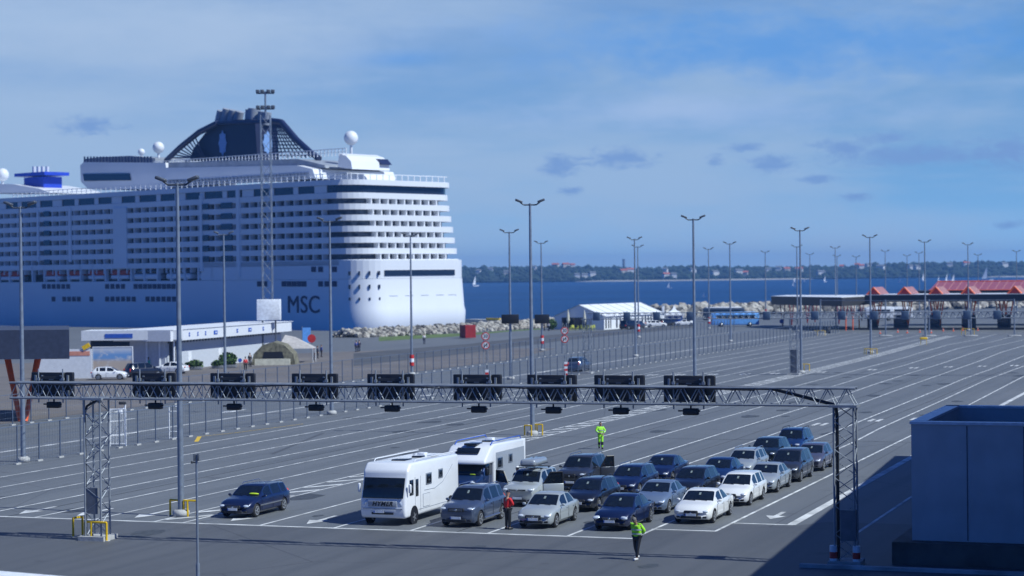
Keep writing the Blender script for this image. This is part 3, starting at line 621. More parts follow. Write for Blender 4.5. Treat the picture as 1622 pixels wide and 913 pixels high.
poles = [
 ('near lamp pole left of the parked dark wagon, foot inside a yellow guard', (283, 283), (287, 818)),
 ('lamp pole rising behind the overhead sign gantry, yellow guard at its foot', (840, 318), (843.5, 690)),
 ('lamp pole just behind the rightmost sign of the near gantry', (1098, 343), None),
 ('lamp pole through the left of two black boards above the fences', (806.6, 364.6), None),
 ('lamp pole through the right black board, red and white band near its foot', (857, 382.6), None),
 ('lamp pole in front of the white marquee, left of a close pair', (1005, 376.5), None),
 ('lamp pole in front of the white marquee, right and shorter of a close pair', (1010, 389), None),
 ('short lamp pole left of the blue bus with red and white band', (1122, 393), None),
 ('lamp pole in front of the middle of the blue bus', (1155.8, 384), None),
 ('lamp pole between blue bus and dark side canopy with red and white band', (1212, 398), None),
 ('shorter lamp pole just left of the lattice tower on the hatched strip', (1262, 389), None),
 ('tall lamp pole beside the far lattice tower on the hatched strip', (1267, 361.6), None),
 ('low far lamp pole over the left part of the dark side canopy', (1282.6, 401.7), None),
 ('lamp pole over the middle of the side canopy, taller of a close pair', (1322.8, 391), None),
 ('lamp pole over the middle of the side canopy, shorter of a close pair', (1325.7, 404.7), None),
 ('low far lamp pole left of the first red gable', (1356, 405.6), None),
 ('tall lamp pole right in front of the first red gable', (1377.7, 373), None),
 ('far lamp pole between the first and second red gable', (1402, 396.7), None),
 ('low far lamp pole behind the second red gable', (1436.6, 403.8), None),
 ('far lamp pole just left of the tall one by the third gable', (1455.6, 399.6), None),
 ('tall lamp pole left of the third red gable, yellow bin at its foot', (1464.5, 381), None),
 ('tall lamp pole in front of the fourth red gable', (1533, 385.4), None),
 ('low far lamp pole right of the fourth red gable', (1549, 402.6), None),
 ('lamp pole at the right edge of the picture beside the fifth gable', (1610, 397), None),
 ('lamp pole at the far left in front of the ship and orange struts', (29, 322), (37, 732)),
 ('lamp pole in front of the ship side above the third gantry sign', (354, 368), None),
 ('lamp pole before the ship lettering, standing in the long fence', (521, 346), (525.5, 657)),
 ('lamp pole in front of the ship stern with red and white band', (650, 370), None)]
P0 = None; polepos = {}
for label, top, base in poles:
    if base: b_ = at(*base)
    else:
        b_ = at(top[0], top[1], 16.4)
    hs_ = 1.0
    if base: 
        zt = (at_depth(top[0], top[1], b_.y)).z; hs_ = zt/16.4
    if top[0] > 1200 and b_.y > 530: b_ = at_depth(top[0], top[1], 530); hs_ = b_.z/16.4
    b_.z = 0
    if P0 is None: P0 = make_pole(); P0.location = b_; P0['label'] = label; P0['group'] = 'tall twin-head lamp poles'; o = P0; P0.rotation_euler.z = -.1
    else: o = dup(P0, b_, random.uniform(-.25, .25), label, 'tall twin-head lamp poles')
    o.scale = (1, 1, hs_); polepos[top] = b_
# red and white bands on some of the poles
bt = {1: None}
for top in [(857, 382.6), (1010, 389), (1122, 393), (1212, 398), (650, 370)]:
    p = polepos[top]; po = [c for c in bpy.data.objects if c.name.startswith('lamp_pole') and (c.location-p).length < .1][0]
    mbb = MB()
    for k in range(3): mbb.tube((0, 0, 1.1+k*.42), (0, 0, 1.1+(k+1)*.42-.002), .26, n=10, mi=0 if k % 2 == 0 else 1)
    mbb.build('warning_band', ['red', 'white'], po)
# black boards hung on two of the poles
for top, lab, wd, hgt, py in [((806.6, 364.6), 'black message board on the left pole above the fences', 1.9, 1.0, 505.5), ((857, 382.6), 'black message board on the right pole beside the dark bush', 2.2, 1.35, 505.5)]:
    p = polepos[top]; z_ = at_depth(top[0], py, p.y).z; bo = thing('message_board', lab, 'sign board', (p.x, p.y, z_), 0, 'black boards on poles')
    MB().rbox((0, -.35, 0), (wd, .25, hgt), .04).build('panel', 'black', bo); MB().box((0, -.17, 0), (.12, .12, hgt)).box((0, -.2, hgt*.3), (wd*.8, .08, .06)).build('bracket', 'galv_dark', bo)
# tall lattice mast with two lamp tiers
mp_ = at_depth(424, 470, 300); mast = thing('floodlight_mast', 'very tall lattice mast with two tiers of floodlights before the ship funnel', 'mast', (mp_.x, mp_.y, 0))
zt = at_depth(424, 145, 300).z
def lattice(mb, c, w_, z0, z1, step, r=.05, rd=.025, mi=0, rz=0, mid=0):
    q = Matrix.Rotation(rz, 3, 'Z'); c = Vector(c)
    cs = [q @ Vector((sx*w_/2, sy*w_/2, 0)) for sx, sy in ((-1, -1), (1, -1), (1, 1), (-1, 1))]
    for k in cs: mb.tube(c+k+Vector((0, 0, z0)), c+k+Vector((0, 0, z1)), r, n=6, mi=mi)
    n = max(1, round((z1-z0)/step))
    for i in range(n):
        a, b_ = z0+(z1-z0)*i/n, z0+(z1-z0)*(i+1)/n
        for k in range(4):
            p, q2 = cs[k], cs[(k+1) % 4]
            if (i+k) % 2: p, q2 = q2, p
            mb.tube(c+p+Vector((0, 0, a)), c+q2+Vector((0, 0, b_)), rd, n=5, mi=mi)
mb = MB(); lattice(mb, (0, 0, 0), 1.4, 0, zt-3.5, 1.8, .07, .035); mb.tube((0, 0, zt-3.6), (0, 0, zt), .14, n=8); mb.build('lattice', 'pole', mast)
for zz in (zt, zt-2.3):
    MB().box((0, 0, zz-.3), (2.6, .2, .15)).build('crossbar', 'galv_dark', mast)
    for s in (-1.1, -.45, .45, 1.1): MB().rbox((s, 0, zz), (.55, .5, .5), .08).build('floodlight', 'galv_dark', mast)
scr = at_depth(426, 491, 285); sb_ = thing('projection_panel', 'plain white square panel standing over the terminal roof before the ship', 'panel', (scr.x, scr.y, 0))
MB().rbox((0, 0, scr.z), (3.3, 1.2, 2.9), .08).build('panel', 'white', sb_); MB().tube((-.9, 0, 0), (-.9, 0, scr.z-1.45), .12, n=8).tube((.9, 0, 0), (.9, 0, scr.z-1.45), .12, n=8).build('supports', 'galv_dark', sb_)
# ================================================================== sign gantries
def truss(mb, A, B, w_, h_, step, r=.05, rd=.022):
    A, B = Vector(A), Vector(B); d = (B-A); L_ = d.length; d.normalize(); s = d.cross(Vector((0, 0, 1))).normalized(); u = Vector((0, 0, 1))
    cs = [s*(-w_/2), s*(w_/2), s*(w_/2)+u*h_, s*(-w_/2)+u*h_]
    for c in cs: mb.tube(A+c, B+c, r, n=6)
    n = round(L_/step)
    for i in range(n):
        p, q = A+d*(L_*i/n), A+d*(L_*(i+.5)/n); e = A+d*(L_*(i+1)/n)
        for lo, hi in ((cs[0], cs[3]), (cs[1], cs[2])):
            mb.tube(p+lo, q+hi, rd, n=5); mb.tube(q+hi, e+lo, rd, n=5)
        mb.tube(p+cs[0], e+cs[1], rd, n=5); mb.tube(p+cs[3], e+cs[2], rd, n=5)
GA, GB = LP(-12.3, -6.55), LP(20.9, -5.5); gdir = (GB-GA).normalized(); grz = math.atan2(gdir.y, gdir.x); gback = Vector((-gdir.y, gdir.x, 0))
def on_beam(A, B, px, z):
    lo, hi = -1.0, 2.0
    for _ in range(40):
        mid = (lo+hi)/2; p = A+(B-A)*mid; p.z = z
        if proj(p)[0] < px: lo = mid
        else: hi = mid
    p = A+(B-A)*lo; p.z = z; return p
def gantry(name, label, A, B, cL, cR, wt, near=True):
    G = thing(name, label, 'gantry', A, 0, 'steel lattice sign gantries')
    s0 = A-(B-A).normalized()*cL; s1 = B+(B-A).normalized()*cR
    up = Vector((0, 0, 6.28)); mb = MB(); truss(mb, s0+up, s1+up, .62, .68, .74, .05, .022); mb.build('beam', 'galv', G, True)
    for P, lab in ((A, 0), (B, 1)):
        tw = MB(); lattice(tw, P, wt, .15, 6.25, .55, .045, .02, rz=grz); tw.box(P+Vector((0, 0, .1)), (wt+.5, wt+.5, .2), grz, mi=1); tw.box(P+Vector((0, 0, 6.27)), (wt+.3, wt+.3, .1), grz); tw.build('tower', ['galv', 'concrete'], G, True)
    return G
G1 = gantry('sign_gantry', 'near steel lattice gantry spanning the lanes with black signs above the queue', GA, GB, 4.2, .45, .78)
bx = MB(); bx.box(GA+gdir*-.12-gback*.2+Vector((0, 0, 1.75)), (.62, .4, 1.15), grz); bx.build('control_cabinet', 'midgrey', G1, True)
bx = MB(); bx.box(GB+gdir*.15-gback*.3+Vector((0, 0, 1.6)), (.6, .35, 1.2), grz); bx.build('control_cabinet', 'midgrey', G1, True)
cbm = MB(); e0 = GA+gdir*-.42-gback*.3
cbm.path([e0+Vector((0, 0, .2)), e0+Vector((0, 0, 5.6)), e0+gdir*.12+Vector((0, 0, 5.95)), e0+gdir*.45+Vector((0, 0, 6.12)), e0+gdir*.8+Vector((0, 0, 6.22))], .055, 7); cbm.build('cable', 'black', G1, True)
e0 = GB+gdir*-.28-gback*.2; cbm = MB(); cbm.path([e0+Vector((0, 0, .2)), e0+Vector((0, 0, 5.9)), e0-gdir*.05+Vector((0, 0, 6.3)), e0-gdir*2.6+Vector((0, 0, 6.93)), e0-gdir*6+Vector((0, 0, 6.98))], .07, 7); cbm.build('cable', 'black', G1, True)
cbm = MB(); pts = [GA+gdir*(i*.9)-gback*.36+Vector((0, 0, 6.90+.035*math.sin(i*1.3))) for i in range(-3, 34)]; cbm.path(pts, .028, 5); cbm.build('cable', 'black', G1, True)
for s in (-.45, .45):
    fb = MB()
    for k in range(3): fb.tube(GB+gdir*s-gback*.35+Vector((0, 0, .05+k*.25)), GB+gdir*s-gback*.35+Vector((0, 0, .05+(k+1)*.25-.003)), .15, n=10, mi=k % 2)
    fb.build('warning_post', ['white', 'red'], G1, True)
def make_sign():
    t_ = thing('lane_sign', '', 'sign')
    c = MB(); c.rbox((-.86, .12, 0), (.42, .16, 1.2), .04); c.rbox((.86, .12, 0), (.42, .16, 1.2), .04); c.rbox((0, .1, 0), (1.3, .2, 1.18), .05); c.box((0, -.02, .36), (1.1, .06, .12), mi=1); c.box((0, -.02, -.42), (1.2, .06, .08), mi=1); c.box((0, -.03, .28), (.22, .03, .05), mi=2); [c.box((s, 0.0, z), (.08, .08, .26), mi=3) for s in (-.83, .83, -.47, .47) for z in (-.34, .34)]; c.build('display_case', ['black', 'darkgrey', 'midgrey', 'galv'], t_)
    for s in (-.62, .62): MB().tube((s, -.08, -.76), (s, -.08, .76), .032, n=6).box((s, -.08, .3), (.12, .1, .12)).box((s, -.08, -.4), (.12, .1, .12)).build('mounting_tube', 'galv', t_)
    l = MB(); l.rbox((0.05, .1, -.87), (.64, .3, .28), .05); l.box((0.05, .1, -.68), (.06, .06, .2)); l.box((-.02, .1, -.84), (.92, .05, .06)); l.build('signal_lamp', 'black', t_)
    return t_
SG = None
nm_ = ['leftmost blurred', 'second from left', 'third from left, above the parked dark wagon', 'fourth from left', 'fifth from left, above the white motorhome', 'sixth from left, above the second motorhome', 'seventh from left, where the lamp pole passes', 'eighth from left, above the walking worker in yellow', 'rightmost']
for i, px in enumerate([74, 235.5, 360.5, 491, 612, 750, 868.5, 976, 1087.5]):
    p = on_beam(GA, GB, px, 6.8)+gback*.42; lab = 'black lane sign on the near gantry, '+nm_[i]
    if SG is None: SG = make_sign(); SG['label'] = lab; SG['group'] = 'black lane signs on the near gantry'; SG.location = p; SG.rotation_euler.z = grz
    else: dup(SG, p, grz, lab, 'black lane signs on the near gantry')
# the second gantry far down the lanes
HB = at(1258, 594); HA = HB-LN*24.2; HD = HB+LN*33; hrz = -TH
G2 = gantry('sign_gantry', 'far steel lattice gantry across all lanes in front of the marquee', HA, HB, 0, 60, .8)
bx = MB(); bx.box(HB+Vector((0, 0, 1.5)), (.8, .6, 2.6), hrz); bx.build('control_cabinet', 'midgrey', G2, True)
mm('sign_back', (.10, .15, .22), .5)
for i, px in enumerate([946, 994, 1041, 1094, 1215, 1291, 1334, 1385, 1434, 1484, 1532, 1580]):
    p = on_beam(HA, HB, px, 6.7)+Vector((.34*-.3, -.4, 0)); wh = ['left end by the marquee gable', 'over the black van', 'over the right of the marquee', 'left of the blue bus', 'left of the dark side canopy', 'under the side canopy roof, left', 'under the side canopy roof, right', 'below the first red gable', 'below the second red gable', 'below the third red gable', 'below the fourth red gable', 'below the fifth red gable'][i]
    s_ = thing('lane_board', 'small blue grey sign board on the far gantry, '+wh, 'sign', p, hrz, 'sign boards on the far gantry')
    MB().rbox((0, 0, -.1), (.85, .12, .95), .05).build('panel', 'sign_back', s_); MB().tube((0, .1, -.5), (0, .1, .5), .04, n=6).build('mounting_tube', 'galv', s_)
# lattice posts with two round signs each
mm('signwhite', (.65, .66, .68), .5)
def round_sign(mb, c, r, kind):
    q = Matrix.Rotation(math.pi/2, 3, 'X'); c = Vector(c)
    mb.lathe([(0, 0), (r, 0), (r, .05), (r*.97, .06)], c, 24, 0, q, False); mb.lathe([(0, .061), (r*.74, .061)], c, 24, 1, q, False); mb.lathe([(r*.74, .0605), (r*.97, .0605)], c, 24, 2, q, False)
for (px, py, lab) in [(770, 617, 'lattice post with two round red ringed signs, left one, behind the sixth sign'), (895, 602, 'lattice post with two round red ringed signs, right one, left of the grey car')]:
    p = at(px, py); s_ = thing('lattice_sign_post', lab, 'sign post', p, 0, 'lattice posts with round signs')
    mb = MB(); lattice(mb, (0, 0, 0), .45, 0, 6.2, .6, .03, .018); mb.build('lattice', 'galv', s_)
    for k, zz in enumerate((5.35, 4.45)):
        rs = MB(); round_sign(rs, (0, -.3, zz), .42, k)
        if k == 0: put_text(rs, '30', .5, (0, -.37, zz), (1, 0, 0), (0, 0, 1), 3, ext=.005)
        else: rs.box((0, -.37, zz), (.08, .01, .55), ry=.7, mi=3); rs.box((-.14, -.37, zz), (.06, .01, .34), mi=3); rs.box((.14, -.37, zz), (.06, .01, .34), mi=3)
        rs.build('round_sign', ['galv_dark', 'signwhite', 'red', 'black'], s_)
    st = MB()
    for k in range(6): st.box((.1, -.28, .6+k*.25), (.35, .04, .248), mi=k % 2)
    st.build('striped_board', ['red', 'white'], s_)
# ================================================================== fences
mm('fence_steel', (.10, .13, .19), .5, .2)
def fence(label, lat, a0, a1, sp, h, gaps=(), color='fence_steel', latf=None):
    f = latf or (lambda a: lat)
    F = thing('mesh_fence', label, 'fence', LP(f(a0), a0), 0, 'long wire mesh fences')
    n = int((a1-a0)/sp); rest = MB(); pm = None
    foot = lambda mb, p: mb.box(p+Vector((0, 0, .05)), (.55, .22, .10), math.pi/2-TH, mi=1)
    for i in range(n+1):
        a = a0+sp*i; p = LP(f(a), a)
        if i < 99:
            if pm is None:
                mb = MB(); mb.tube((0, 0, 0), (0, 0, h), .05, n=6); foot(mb, Vector((0, 0, 0))); o = mb.build('fence_post', [color, 'concrete'], F); pm = o; inv = loc_matrix(F).inverted()
            else: o = pm.copy(); COL.objects.link(o)
            o.location = inv @ p
        else: rest.tube(p, p+Vector((0, 0, h)), .06, n=4); foot(rest, p)
    if n >= 99: r = rest.build('fence_post', [color, 'concrete'], F, True); r['kind'] = 'stuff'
    wm = MB()
    for i in range(n):
        a = a0+sp*i; p, q = LP(f(a), a), LP(f(a+sp), a+sp)
        for z in (.15, .6, 1.05, 1.5, 1.95, h-.05): wm.tube(p+Vector((0, 0, z)), q+Vector((0, 0, z)), .010 if z < h-.1 else .03, n=3, cap=False)
        if i < 60:
            for j in range(1, 8): r_ = p.lerp(q, j/8); wm.tube(r_+Vector((0, 0, .1)), r_+Vector((0, 0, h-.05)), .005, n=3, cap=False)
    wm.build('wire_panel', color, F, True); return F
fence('long wire mesh fence between the queuing lanes and the service lanes', -36.9, 12, 292, 2.45, 2.45)
fence('second wire mesh fence behind the service lanes, beside the plaza', -57, 25, 300, 2.6, 2.5, latf=lambda a: -56.8-max(0, a-150)*.01)
# white gate, narrow door frame and camera arm at the left of the fence
gp_ = at(187, 707); gt = thing('barred_gate', 'white barred gate panel beside the left gantry tower', 'gate', gp_, 0)
mb = MB(); zt = 2.55
for x in (-.55, .55): mb.tube((x, 0, 0), (x, 0, zt), .045, n=6)
mb.tube((-.55, 0, zt), (.55, 0, zt), .035, n=6).tube((-.55, 0, .15), (.55, 0, .15), .035, n=6)
mb.build('gate_frame', 'white', gt); mb = MB()
for k in range(9): mb.tube((-.44+k*.11, 0, .15), (-.44+k*.11, 0, zt), .014, n=5)
mb.build('gate_bars', 'white', gt)
gp_ = at(275, 696); gt = thing('gate_door', 'empty white door frame in the fence left of the near lamp pole', 'gate', gp_, 0)
mb = MB()
for x in (-.3, .3): mb.tube((x, 0, 0), (x, 0, 2.35), .04, n=6)
for z in (.1, .55, 2.0, 2.35): mb.tube((-.3, 0, z), (.3, 0, z), .03, n=6)
mb.build('gate_frame', 'white', gt)
cp_ = at(199, 706); cm = thing('camera_post', 'white post with two security cameras behind the gantry tower', 'camera post', cp_)
MB().tube((0, 0, 0), (0, 0, 3.0), .06, n=8).build('post', 'white', cm); MB().tube((0, 0, 2.6), (-1.1, -.1, 2.45), .035, n=6).tube((-1.1, -.1, 2.45), (-1.15, -.1, 2.1), .03, n=6).build('arm', 'white', cm)
MB().rbox((-.3, -.15, 2.35), (.3, .3, .38), .08).build('camera', 'white', cm); MB().rbox((-.15, -.15, 2.95), (.5, .2, .2), .04).build('camera', 'darkgrey', cm)
# yellow guards
def guard(label, p, w_=.95, h_=.82, legs=3, rz=-.35):
    g_ = thing('bollard_guard', label, 'guard rail', p, rz, 'yellow tube guards'); mb = MB()
    mb.path([(-w_/2, .1, 0), (-w_/2, .1, h_), (w_/2, .0, h_), (w_/2, .0, 0)], .05, 8)
    if legs > 2: mb.tube((-w_*.2, 0.05, 0), (-w_*.2, 0.05, h_), .05, n=8)
    mb.build('tube', 'yellow', g_)
    f_ = MB()
    for x in (-w_/2, w_/2): f_.lathe([(0, .0), (.13, 0), (.13, .03), (0, .03)], (x, .05, 0), 10)
    f_.build('feet', 'concrete', g_)
guard('yellow tube guard in front of the left gantry tower', at(151, 857), 1.15, .82); guard('yellow side rail of the guard at the left gantry tower', at(125, 850), .6, .85, 2, 1.2)
guard('yellow guard left of the near lamp pole foot', at(277, 818), .62, .78, 2); guard('yellow guard right of the near lamp pole foot', at(301, 819), .7, .78, 3, -.2)
guard('yellow guard left of the lamp pole behind the motorhomes', at(836, 691), .55, .75, 2); guard('yellow guard right of the lamp pole behind the motorhomes', at(853, 690), .6, .78, 3)
guard('yellow guard beside the far lattice tower', at(1276, 588), .9, .8, 3); guard('yellow guard left of the pole in the hatched strip', at(1374, 562), .9, .8); guard('yellow guard right of the pole in the hatched strip', at(1384, 562), .9, .8)
guard('yellow guard at the end of the hatched strip, by the fourth gable pole', at(1533, 531), 2.2, 1.1, 3)
guard('pale yellow guard at the fence corner below the side canopy', at(1298, 532), 2.0, .9, 3)
yb = thing('yellow_bin', 'square yellow box on legs at the foot of the pole by the third gable', 'bin', at(1463, 546)); MB().rbox((0, 0, .95), (1.1, .6, .35), .04).build('box', 'yellow', yb); MB().tube((-.45, 0, 0), (-.45, 0, .78), .05, n=6).tube((.45, 0, 0), (.45, 0, .78), .05, n=6).build('legs', 'yellow', yb)
# thin foreground pole with small devices
p = at(314, 945); th_ = thing('sensor_pole', 'slim grey pole with small boxes on top in the left foreground', 'pole', p); z_ = at_depth(311, 720, p.y).z
MB().tube((0, 0, 0), (0, 0, 1.2), .075, n=10).tube((0, 0, 1.2), (0, 0, z_), .05, .045, n=10).build('pole', 'pole', th_)
for s in (-.07, .07): MB().rbox((s, -.06, z_-.1), (.07, .08, .26), .01).build('sensor_box', 'galv_dark', th_)
MB().tube((0, 0, z_-.28), (-.14, -.05, z_-.3), .02, n=6).ball((-.16, -.06, z_-.28), (.05, .05, .05), 8).build('camera', 'darkgrey', th_)
# ================================================================== toll booths
mm('roofpink', (.34, .11, .15), .35, coat=.3); mm('roofline', (.45, .22, .22), .5); mm('darkred', (.32, .02, .025), .5)
def lat_al(p): q = p-O0; return q.dot(LN), q.dot(LD)
cl, ca = lat_al(at(1370, 523)); CY = LP(cl, ca)
tc_ = thing('booth_canopy', 'long flat dark canopy roof over the check-in booths with red gabled skylights', 'canopy', CY, -TH)
W_ = 46
MB().box((W_/2, 7, 6.05), (W_, 14, 1.3)).build('roof', 'roof_dark' if 'roof_dark' in M else mm('roof_dark', (.035, .037, .045), .6) and 'roof_dark', tc_); MB().box((W_/2, 7, 6.76), (W_+.3, 14.3, .1)).build('roof_edge', 'ship_white', tc_)
for i, px in enumerate([1382, 1431, 1481, 1532, 1606]):
    p = on_beam(CY, CY+LN*40, px, 6.8); x0 = (p-CY).dot(LN); g_ = MB(); hw = 1.3; zt = 8.2; z0 = 6.82
    g_.add([(x0-hw, 1, z0), (x0+hw, 1, z0), (x0, 1, zt), (x0-hw, 11, z0), (x0+hw, 11, z0), (x0, 11, zt)], [(1, 4, 5, 2), (3, 0, 2, 5)], 0); g_.add([(x0-hw, 1, z0), (x0+hw, 1, z0), (x0, 1, zt), (x0-hw, 11, z0), (x0+hw, 11, z0), (x0, 11, zt)], [(0, 1, 2), (5, 4, 3)], 3)
    for k in range(11): 
        for s in (-1, 1): g_.tube((x0+s*hw, 1+k, z0+.03), (x0, 1+k, zt+.03), .04, n=4, mi=2)
    for s in (-1, 1): g_.tube((x0+s*hw, .95, z0), (x0, .95, zt), .15, n=5, mi=1)
    g_.build('skylight', ['roofpink', 'orange', 'roofline', 'darkred'], tc_)
def vcol(mb, p, top_z, spread, z0=0, r=.13, d=LN):
    for s in (-1, 1): mb.tube(p+Vector((0, 0, z0)), p+d*(s*spread)+Vector((0, 0, top_z)), r*.8, r, 8)
for i, dx_ in enumerate([.6, 2.2, 6.5, 8, 12.6, 14.0, 18.6, 20.0, 24.5, 26, 33, 40]):
    mb = MB(); vcol(mb, CY+LN*dx_+LD*(2 if i % 2 else 9), 5.4, .75, .8 if i % 2 else 0); mb.build('support_column', 'orange', tc_, True)
for i, (dx_, w_) in enumerate([(1.0, 1.6), (6.5, 2.4), (12.9, 2.2), (19.4, 2.3), (26, 2.2), (33.5, 2.2)]):
    b_ = CY+LN*dx_+LD*3; lb = ['at the left end of the row', 'below the second red gable', 'left of the third gable pole', 'between third and fourth gable', 'below the fifth gable', 'at the right picture edge'][i]
    t_ = thing('check_in_booth', 'dark check-in booth under the canopy, '+lb, 'booth', b_, -TH, 'check-in booths')
    MB().box((0, 0, .1), (w_+.6, 5, .2)).build('kerb', 'concrete', t_); MB().rbox((0, 0, 1.5), (w_, 3.2, 2.6), .08).build('cabin', 'darkgrey', t_); MB().box((0, -1.62, 1.9), (w_*.75, .06, 1.1)).box((-w_/2-.02, 0, 1.9), (.06, 2.4, 1.1)).build('window', 'ship_glass', t_)
bs = thing('booth_barrier', 'low dark kerb wall running along the front of the booths', 'barrier', CY, -TH); MB().box((20, -.4, .22), (42, .35, .44)).build('wall', 'darkgrey', bs)
# side canopy
A_, B_, C_ = at(1222, 519), at(1334, 524.5), at(1370, 521)
sc_ = thing('flat_canopy', 'flat dark canopy on thin red V columns left of the booths', 'canopy', A_)
back = LD*16
MB().prism([tuple(v)[:2] for v in (A_, B_, C_, C_+back, A_+back)], 4.7, 6.35).build('roof', 'roof_dark', sc_, True); MB().prism([tuple(v)[:2] for v in (A_-LD*.2, B_-LD*.2, C_, C_+back, A_+back)], 6.352, 6.45).build('roof_edge', 'ship_white', sc_, True)
mm('redcol', (.20, .02, .03), .5)
for px, py in [(1240, 517.5), (1254, 515.5), (1279, 512.5), (1291, 511), (1329, 514), (1340, 512), (1351, 510), (1365, 508)]:
    mb = MB(); vcol(mb, at(px, py), 4.7, .5, 0, .12, Vector((1, 0, 0))); mb.build('support_column', 'redcol', sc_, True)
# the longer hall with the long red roof light behind
p = on_beam(CY+LD*30, CY+LD*30+LN*40, 1470, 8); la, aa = lat_al(p); hp = LP(la, aa)
hl = thing('terminal_hall', 'long dark hall behind the booths with a continuous red glazed roof ridge', 'building', hp, -TH)
MB().box((19, 6, 6.1), (46, 14, 2.1)).build('roof', 'roof_dark', hl)
for k in range(6): cm2 = MB(); cm2.tube((1+k*7.5, 1, 0), (.2+k*7.5, 1, 5.05), .16, n=8).tube((1+k*7.5, 1, 0), (2+k*7.5, 1, 5.05), .16, n=8); cm2.build('support_column', 'orange', hl)
r_ = MB(); L_ = 40
r_.add([(0, 1, 7.2), (L_, 1, 7.2), (L_, 5, 9.0), (1.2, 5, 9.0), (0, 9, 7.2), (L_, 9, 7.2)], [(0, 1, 2, 3), (5, 4, 3, 2), (0, 3, 4)], 0)
for k in range(26): r_.tube((.8+k*1.55, 1.0, 7.24), (1.6+k*1.55, 5, 9.04), .05, n=4, mi=1)
r_.tube((0, .95, 7.2), (L_, .95, 7.2), .12, n=5, mi=2).tube((1.2, 5, 9.02), (L_, 5, 9.02), .12, n=5, mi=2); r_.build('roof_light', ['roofpink', 'roofline', 'orange'], hl)
# tall portal posts before the booths
for i, px in enumerate([1300, 1403, 1472, 1538, 1607]):
    p = at(px, 532.5+(.5 if i else -2)); t_ = thing('portal_post', 'tall grey portal post before the booths, %s' % ['left, under the side canopy', 'between gables one and two', 'just right of the third gable', 'right of the fourth gable lamp pole', 'at the right edge'][i], 'post', p, 0, 'portal posts before the booths')
    MB().tube((0, 0, .1), (0, 0, 6.4), .12, n=8).build('post', 'pole', t_); MB().rbox((0, 0, .1), (2.2, 1.0, .22), .06).build('foot', 'concrete', t_)
    if i < 4: q = at([1403, 1472, 1538, 1607][i], 533); d = q-p; MB().tube((0, 0, 6.2), (d.x, d.y, 6.2), .06, n=6).build('crossbeam', 'pole', t_)
rd_ = lambda px, py: at(px, py)
for i, (px, py, k) in enumerate([(1394, 529, 0), (1422, 527, 1), (1437, 528, 2), (1457, 527, 0), (1475, 528, 2), (1494, 525, 0), (1510, 525, 1), (1525, 524, 2), (1549, 524, 0)]):
    t_ = thing('traffic_cone', 'small red traffic cone before the booths, %s in the row from the left' % ['first', 'second', 'third', 'fourth', 'fifth', 'sixth', 'seventh', 'eighth', 'ninth'][i], 'cone', rd_(px, py), 0, 'traffic cones before the booths')
    MB().lathe([(.15, .04), (.10, .3)], n=10).lathe([(.07, .42), (.03, .6), (0, .62)], n=10).box((0, 0, .02), (.38, .38, .04)).build('cone', 'orange', t_); MB().lathe([(.10, .3), (.07, .42)], n=10).build('band', 'white', t_)
for px, py, lab in [(1340, 524, 'left'), (1351, 523, 'middle'), (1361, 522, 'right')]:
    t_ = thing('red_post', 'slim red post with pale top before the fence end, %s one of three' % lab, 'post', at(px, py), 0, 'red posts at the fence end'); MB().tube((0, 0, 0), (0, 0, 2.6), .12, n=8).build('post', 'orange', t_); MB().tube((0, 0, 2.6), (0, 0, 2.9), .1, n=8).build('cap', 'whitepaint', t_)
# blue round sign and little dark bin
t_ = thing('round_blue_sign', 'small round blue sign at the foot of the leftmost red column', 'sign', at(1238, 518.5)); rs = MB(); q = Matrix.Rotation(math.pi/2, 3, 'X'); rs.lathe([(0, 0), (.45, 0), (.45, .05), (0, .06)], (0, -.1, 1.2), 16, 0, q, False); rs.build('disc', 'blue', t_); MB().tube((0, 0, 0), (0, 0, 1.2), .04, n=6).build('post', 'galv', t_)
t_ = thing('litter_bin', 'dark round litter bin by the fence below the side canopy', 'bin', at(1312, 528.5)); MB().lathe([(0, 0), (.38, 0), (.42, 1.0), (.36, 1.05), (0, 1.06)], n=14).build('drum', 'darkgrey', t_); MB().lathe([(.44, 1.0), (.44, 1.1), (.3, 1.14)], n=14).build('rim', 'black', t_)
# ================================================================== marquee
mm('tentwhite', (.80, .82, .85), .55, var=.03); mm('tentgrey', (.20, .23, .30), .7)
ma = at(1017, 521.3)                     # front right corner region: long side runs from (960,523) to (1050,516)
F0, F1 = at(957, 522.5), at(1052, 516.5); dl = (F1-F0); Lm = dl.length; dl.normalize(); nb_ = Vector((-dl.y, dl.x, 0))
mq = thing('marquee', 'large white marquee tent with ridged roof and glazed doors by the water', 'tent', F0, math.atan2(dl.y, dl.x))
De, eh = 11.5, 2.7; zt = 5.0
q0 = at_depth(925, 499, F0.y+9)
w = MB(); w.prism([(0, 0), (Lm, 0), (Lm, De), (0, De)], 0, eh); w.add([(0, 0, eh), (0, De, eh), (0, De/2, zt), (Lm, 0, eh), (Lm, De, eh), (Lm, De/2, zt)], [(0, 2, 1), (3, 4, 5)]); w.build('wall', 'tentwhite', mq)
r_ = MB(); r_.add([(-.2, -.3, eh-.03), (Lm+.2, -.3, eh-.03), (Lm+.2, De/2, zt+.08), (-.2, De/2, zt+.08), (-.2, De+.3, eh-.03), (Lm+.2, De+.3, eh-.03)], [(0, 1, 2, 3), (3, 2, 5, 4)])
r_.build('roof', 'tentwhite', mq); s_ = MB()
for k in range(8): x = Lm*k/7; s_.tube((x, -.3, eh+.02), (x, De/2, zt+.13), .05, n=4)
s_.build('roof_ribs', 'whitepaint', mq)
